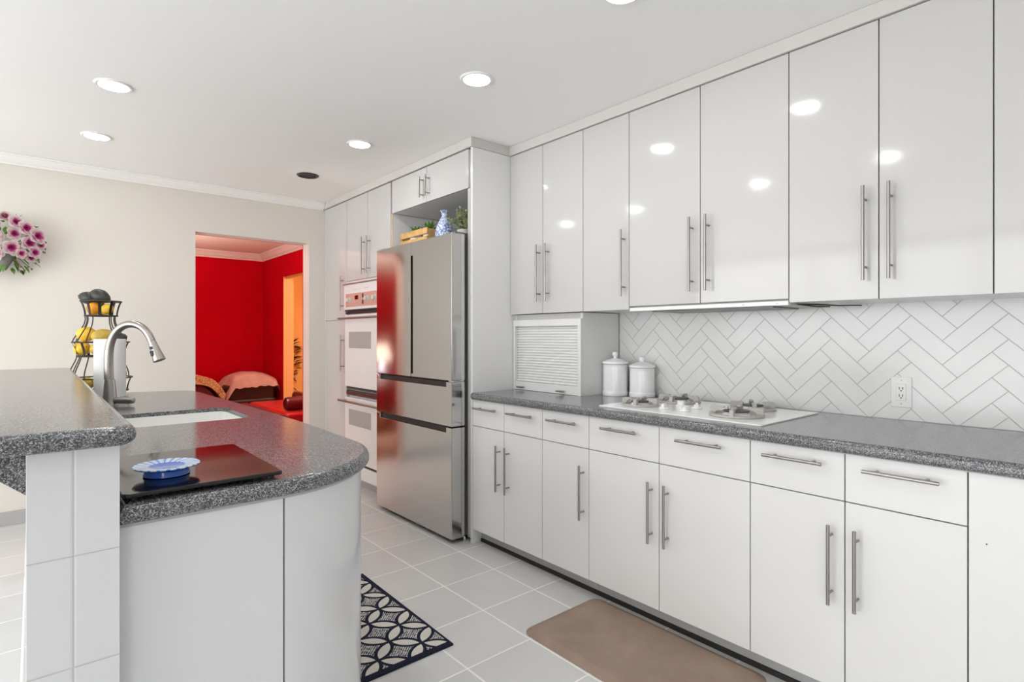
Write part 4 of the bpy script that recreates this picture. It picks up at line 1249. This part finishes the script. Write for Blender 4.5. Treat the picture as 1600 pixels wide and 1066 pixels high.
# ================================================================ WALL FLOWERS
def flower_arrangement():
    r = random.Random(21)
    C0 = Vector((-.150, YB - .085, 1.858))
    t = thing('wall_basket', (C0.x, YB - .002, 1.70), 'hanging basket with white and magenta silk flowers on the cream wall', 'flower basket')
    bm = bmesh.new(); s0 = 0
    lathe(bm, (C0.x, YB - .075, 1.70), [(0, 0), (.02, .0), (.055, .07), (.070, .13), (.064, .13), (.05, .07), (0, .02)], 26)
    link('basket', bm, M['basket'], t)
    bm = bmesh.new()
    st = bmesh.new()
    for k in range(95):
        a = r.uniform(0, 2 * pi); rad = r.uniform(.05, .20); q = Vector((C0.x + rad * cos(a), C0.y + r.uniform(-.045, .05), C0.z + rad * .9 * sin(a)))
        d = Vector((cos(a), r.uniform(-.8, .3), sin(a)))
        leaf_blade(bm, q, d, r.uniform(.03, .06), .012, .2)
    for k in range(26):
        a = r.uniform(-1.2, 1.6); rad = r.uniform(.17, .225); e = Vector((C0.x + rad * cos(a), C0.y + r.uniform(-.05, .05), C0.z + rad * .9 * sin(a)))
        tube(st, [Vector((C0.x, YB - .07, 1.82)), (C0 + e) / 2, e], .0016, 5); ball(st, e, .006, .006, .007, 8, 6)
    link('leaves', bm, M['leaf'], t); link('stems', st, M['stem'], t)
    blooms = [(-.085, 2.000, .040), (.005 - .04, 1.966, .044), (.020, 1.922, .046), (-.022, 1.872, .044), (-.108, 1.835, .045), (-.095, 1.925, .038), (.006, 1.815, .036), (-.012, 1.782, .030),
              (-.20, 1.985, .042), (-.27, 1.92, .044), (-.19, 1.895, .044), (-.26, 1.84, .042), (-.185, 1.79, .04), (-.33, 1.88, .04), (-.14, 2.035, .034), (.035, 1.870, .030), (-.06, 1.80, .03)]
    for (x, z, R_) in blooms:
        R_ *= 1.22; c = Vector((x, YB - .14 + r.uniform(-.02, .02), z))
        n = Vector(((x - C0.x) * 1.9 + .15, -.75, (z - C0.z) * 1.6)).normalized()
        Q = n.to_track_quat('Z', 'Y').to_matrix().to_4x4()
        bm = bmesh.new(); rv = []
        for lay, (np_, sc, el) in enumerate(((5, 1.0, .35), (5, .72, .75))):
            for k in range(np_):
                a = 2 * pi * (k + .5 * lay) / np_ + r.uniform(-.15, .15)
                for_dir = Vector((cos(a), sin(a), 0)); sd_ = Vector((-sin(a), cos(a), 0))
                rows = []
                for i in range(5):
                    f = i / 4; wv = R_ * sc * .50 * (sin(pi * (.12 + .76 * f)) ** .8); h = R_ * sc * (el * f - .25 * f * f)
                    row = []
                    for s in (-1, 0, 1):
                        v = bm.verts.new(for_dir * (R_ * sc * f * (1 if s == 0 else .96)) + sd_ * wv * s + Vector((0, 0, h + (.10 * R_ if s else 0))))
                        row.append(v); rv.append((v, f * sc))
                    rows.append(row)
                for i in range(4):
                    for k2 in range(2): bm.faces.new((rows[i][k2], rows[i][k2 + 1], rows[i + 1][k2 + 1], rows[i + 1][k2]))
        vals = [f for v, f in rv]
        xform(bm, Matrix.Translation(c) @ Q)
        bmesh.ops.solidify(bm, geom=bm.faces[:], thickness=.0008)
        o = link('bloom', bm, M['petal'], t, 60)
        cc = c - WORLD[o.name]
        at = o.data.attributes.new('rad', 'FLOAT', 'POINT')
        at.data.foreach_set('value', [min(1.0, (v.co - cc).length / (R_ * 1.05)) for v in o.data.vertices])
flower_arrangement()

# ================================================================ RED ROOM FURNITURE
# red leather settee with a rolled arm
t = thing('settee', (2.2, 6.6, 0), 'red leather settee with a maroon bolster seen through the doorway', 'settee')
link('seat', B(1.997, 2.47, 5.96, 7.30, .33, .452, .04, 4), M['leather'], t)
link('frame', B(1.93, 2.52, 5.98, 7.26, .10, .33, .03, 3), M['maroon'], t)
bm = bmesh.new()
tube(bm, [(2.05, 6.16, .528), (2.062, 6.16, .528), (2.085, 6.16, .528), (2.46, 6.16, .528)], [.045, .066, .074, .074], 24)
link('bolster', bm, M['maroon'], t)
link('front_rail', B(1.845, 1.995, 5.90, 7.28, .28, .448, .04, 4), M['maroon'], t)
link('backrest', B(2.475, 2.59, 6.0, 7.2, .33, .56, .05, 4), M['maroon'], t)
for (x, y) in ((1.97, 6.02), (1.97, 7.2), (2.46, 6.02), (2.46, 7.2)):
    bm = bmesh.new(); cyl(bm, (x, y, 0), 'z', .1, .018, 12, .028); link('leg', bm, M['dark_wood'], t)

# dark chair under a pink cloth
t = thing('armchair', (2.25, 8.3, 0), 'dark armchair against the red wall, mostly covered by a pink cloth', 'armchair')
link('seat_block', B(1.93, 2.56, 7.98, 8.55, .06, .42, .04, 3), M['dark_wood'], t)
bm = slab(bmesh.new(), rrect(1.93, 2.56, 8.0, 8.56, .08, 5), .42, .60, .03, 0)
link('backrest', bm, M['dark_wood'], t)
for (x, y) in ((1.98, 8.02), (2.5, 8.02), (1.98, 8.5), (2.5, 8.5)):
    bm = bmesh.new(); cyl(bm, (x, y, 0), 'z', .065, .022, 12); link('leg', bm, M['dark_wood'], t)
bm = bmesh.new(); nx, ny = 26, 18
grid = []
for i in range(nx + 1):
    row = []
    for j in range(ny + 1):
        u = i / nx; v = j / ny
        x = 1.912 + .70 * u; y = 7.94 + .66 * v
        e = max(0, 1 - (2 * u - 1) ** 2) ; f = max(0, 1 - (2 * v - 1) ** 4)
        z = .612 + .155 * (e ** .7) * (f ** .6) + .008 * noise.noise(Vector((x * 9, y * 9, 0)))
        if v < .10: z -= .05 * (1 - v / .1) * (.8 + .5 * noise.noise(Vector((x * 14, 1.7, 0))))
        if u > .93: z -= .10 * (u - .93) / .07 * (.6 + .6 * (1 - v))
        if u < .14: z -= .17 * (1 - u / .14) * (1 if v < .45 else .4)
        row.append(bm.verts.new((x, y, z)))
    grid.append(row)
for i in range(nx):
    for j in range(ny): bm.faces.new((grid[i][j], grid[i + 1][j], grid[i + 1][j + 1], grid[i][j + 1]))
bmesh.ops.solidify(bm, geom=bm.faces[:], thickness=.005)
tag(link('pink_cloth', bm, M['pink'], None, 60), 'pale pink satin cloth draped in a dome over the dark armchair', 'cloth')

# couch end with tan throw
t = thing('couch', (1.35, 8.3, 0), 'maroon couch with a curved arm by the red wall, under a tan throw', 'couch')
link('seat', B(.55, 1.70, 8.0, 8.62, .08, .43, .05, 3), M['maroon'], t)
def arch(bm, x0, x1, y0, y1, zt, zb, th):
    A = []; n = 12
    P = [(x0 + (x1 - x0) * i / n, zb + (zt - zb) * (1 - (i / n) ** 4.5)) for i in range(n + 1)]
    fr = [bm.verts.new((x, y0, z)) for x, z in P]; bk = [bm.verts.new((x, y1, z)) for x, z in P]
    fr2 = [bm.verts.new((x - th * .3, y0, z - th)) for x, z in P]; bk2 = [bm.verts.new((x - th * .3, y1, z - th)) for x, z in P]
    for i in range(n):
        bm.faces.new((fr[i], fr[i + 1], bk[i + 1], bk[i])); bm.faces.new((fr2[i], bk2[i], bk2[i + 1], fr2[i + 1]))
        bm.faces.new((fr[i], fr2[i], fr2[i + 1], fr[i + 1])); bm.faces.new((bk[i], bk[i + 1], bk2[i + 1], bk2[i]))
    bm.faces.new((fr[0], bk[0], bk2[0], fr2[0])); bm.faces.new((fr[-1], fr2[-1], bk2[-1], bk[-1]))
    return bm
link('arm', arch(bmesh.new(), 1.38, 1.82, 7.98, 8.58, .640, .38, .24), M['maroon'], t, 50)
link('backrest', B(.55, 1.45, 8.50, 8.74, .43, .80, .06, 4), M['maroon'], t)
o = tag(link('throw_blanket', arch(bmesh.new(), 1.40, 1.900, 7.93, 8.60, .752, .50, .10), M['throw'], None, 50), 'tan patterned throw blanket over the curved couch arm', 'blanket')

# wall ornament in the orange room
t = thing('wall_ornament', (3.02, 9.13, .45), 'black metal leaf branch ornament on the orange wall beyond the red room', 'wall ornament')
r = random.Random(5)
bm = bmesh.new(); sb = bmesh.new()
P = [Vector((3.10, 9.135, .44)), Vector((3.115, 9.13, .65)), Vector((3.14, 9.13, .88)), Vector((3.12, 9.13, 1.16))]
tube(sb, P, .006, 8)
for k in range(46):
    f = r.uniform(0, 1); i = min(2, int(f * 3)); q = P[i].lerp(P[i + 1], f * 3 - i)
    sgn = r.choice((-1, 1)); dr = Vector((sgn * r.uniform(.4, 1), r.uniform(-.5, 0), r.uniform(-.2, 1))).normalized()
    L = r.uniform(.04, .13); e = q + dr * L; tube(sb, [q, e], .0035, 6)
    leaf_blade(bm, e, dr + Vector((0, -.2, r.uniform(-.6, .6))), r.uniform(.06, .12), .040, .1)
link('leaf_cluster', bm, M['black'], t); link('branch', sb, M['black'], t)

# table lamp on a side table (lights the red room; the fridge mirrors it)
t = thing('side_table', (.20, 7.0, 0), 'small dark side table with a lamp in the red room', 'side table')
link('table_top', slab(bmesh.new(), rrect(-.05, .45, 6.75, 7.25, .04, 5), .60, .63, .006), M['dark_wood'], t)
for (x, y) in ((0, 6.8), (.4, 6.8), (0, 7.2), (.4, 7.2)):
    bm = bmesh.new(); cyl(bm, (x, y, 0), 'z', .60, .016, 12, .022); link('leg', bm, M['dark_wood'], t)
t = thing('table_lamp', (.20, 7.0, .63), 'table lamp with a lit cream shade, mirrored in the fridge door', 'lamp')
bm = bmesh.new(); lathe(bm, (.2, 7.0, .6303), [(0, 0), (.07, 0), (.07, .015), (.02, .03), (.05, .11), (.055, .16), (.02, .22), (.012, .30), (0, .30)], 30); link('lamp_base', bm, M['vase'], t)
bm = bmesh.new(); lathe(bm, (.2, 7.0, .93), [(.150, 0), (.152, .0), (.085, .20), (.083, .20), (.150, 0)], 40); link('lamp_shade', bm, M['bulb_shade'], t)
def lamp(name, loc, power, color, rad):
    l = bpy.data.lights.new(name, 'POINT'); l.energy = power; l.color = color; l.shadow_soft_size = rad
    o = bpy.data.objects.new(name, l); COL.objects.link(o); o.location = loc
lamp('table_lamp_bulb', (.2, 7.0, 1.085), 125, (1, .86, .74), .03)
# unseen ceiling lights added to brighten the two rooms beyond the doorway
def added_ceil_light(x, y, label, power, color):
    t = thing('added_light', (x, y, CH - .09), label, 'ceiling light')
    bm = bmesh.new(); lathe(bm, (x, y, CH), [(0, -.001), (.16, -.001), (.16, -.02), (.15, -.02), (.13, -.06), (.08, -.085), (0, -.092)], 36)
    link('added_light_bowl', bm, glow('added light glow ' + label[:8], color, power), t)
added_ceil_light(1.95, 5.58, 'flush glass ceiling light in the red room', 70, (1, .86, .70))
added_ceil_light(3.9, 7.0, 'flush glass ceiling light in the orange room', 90, (1, .80, .52))
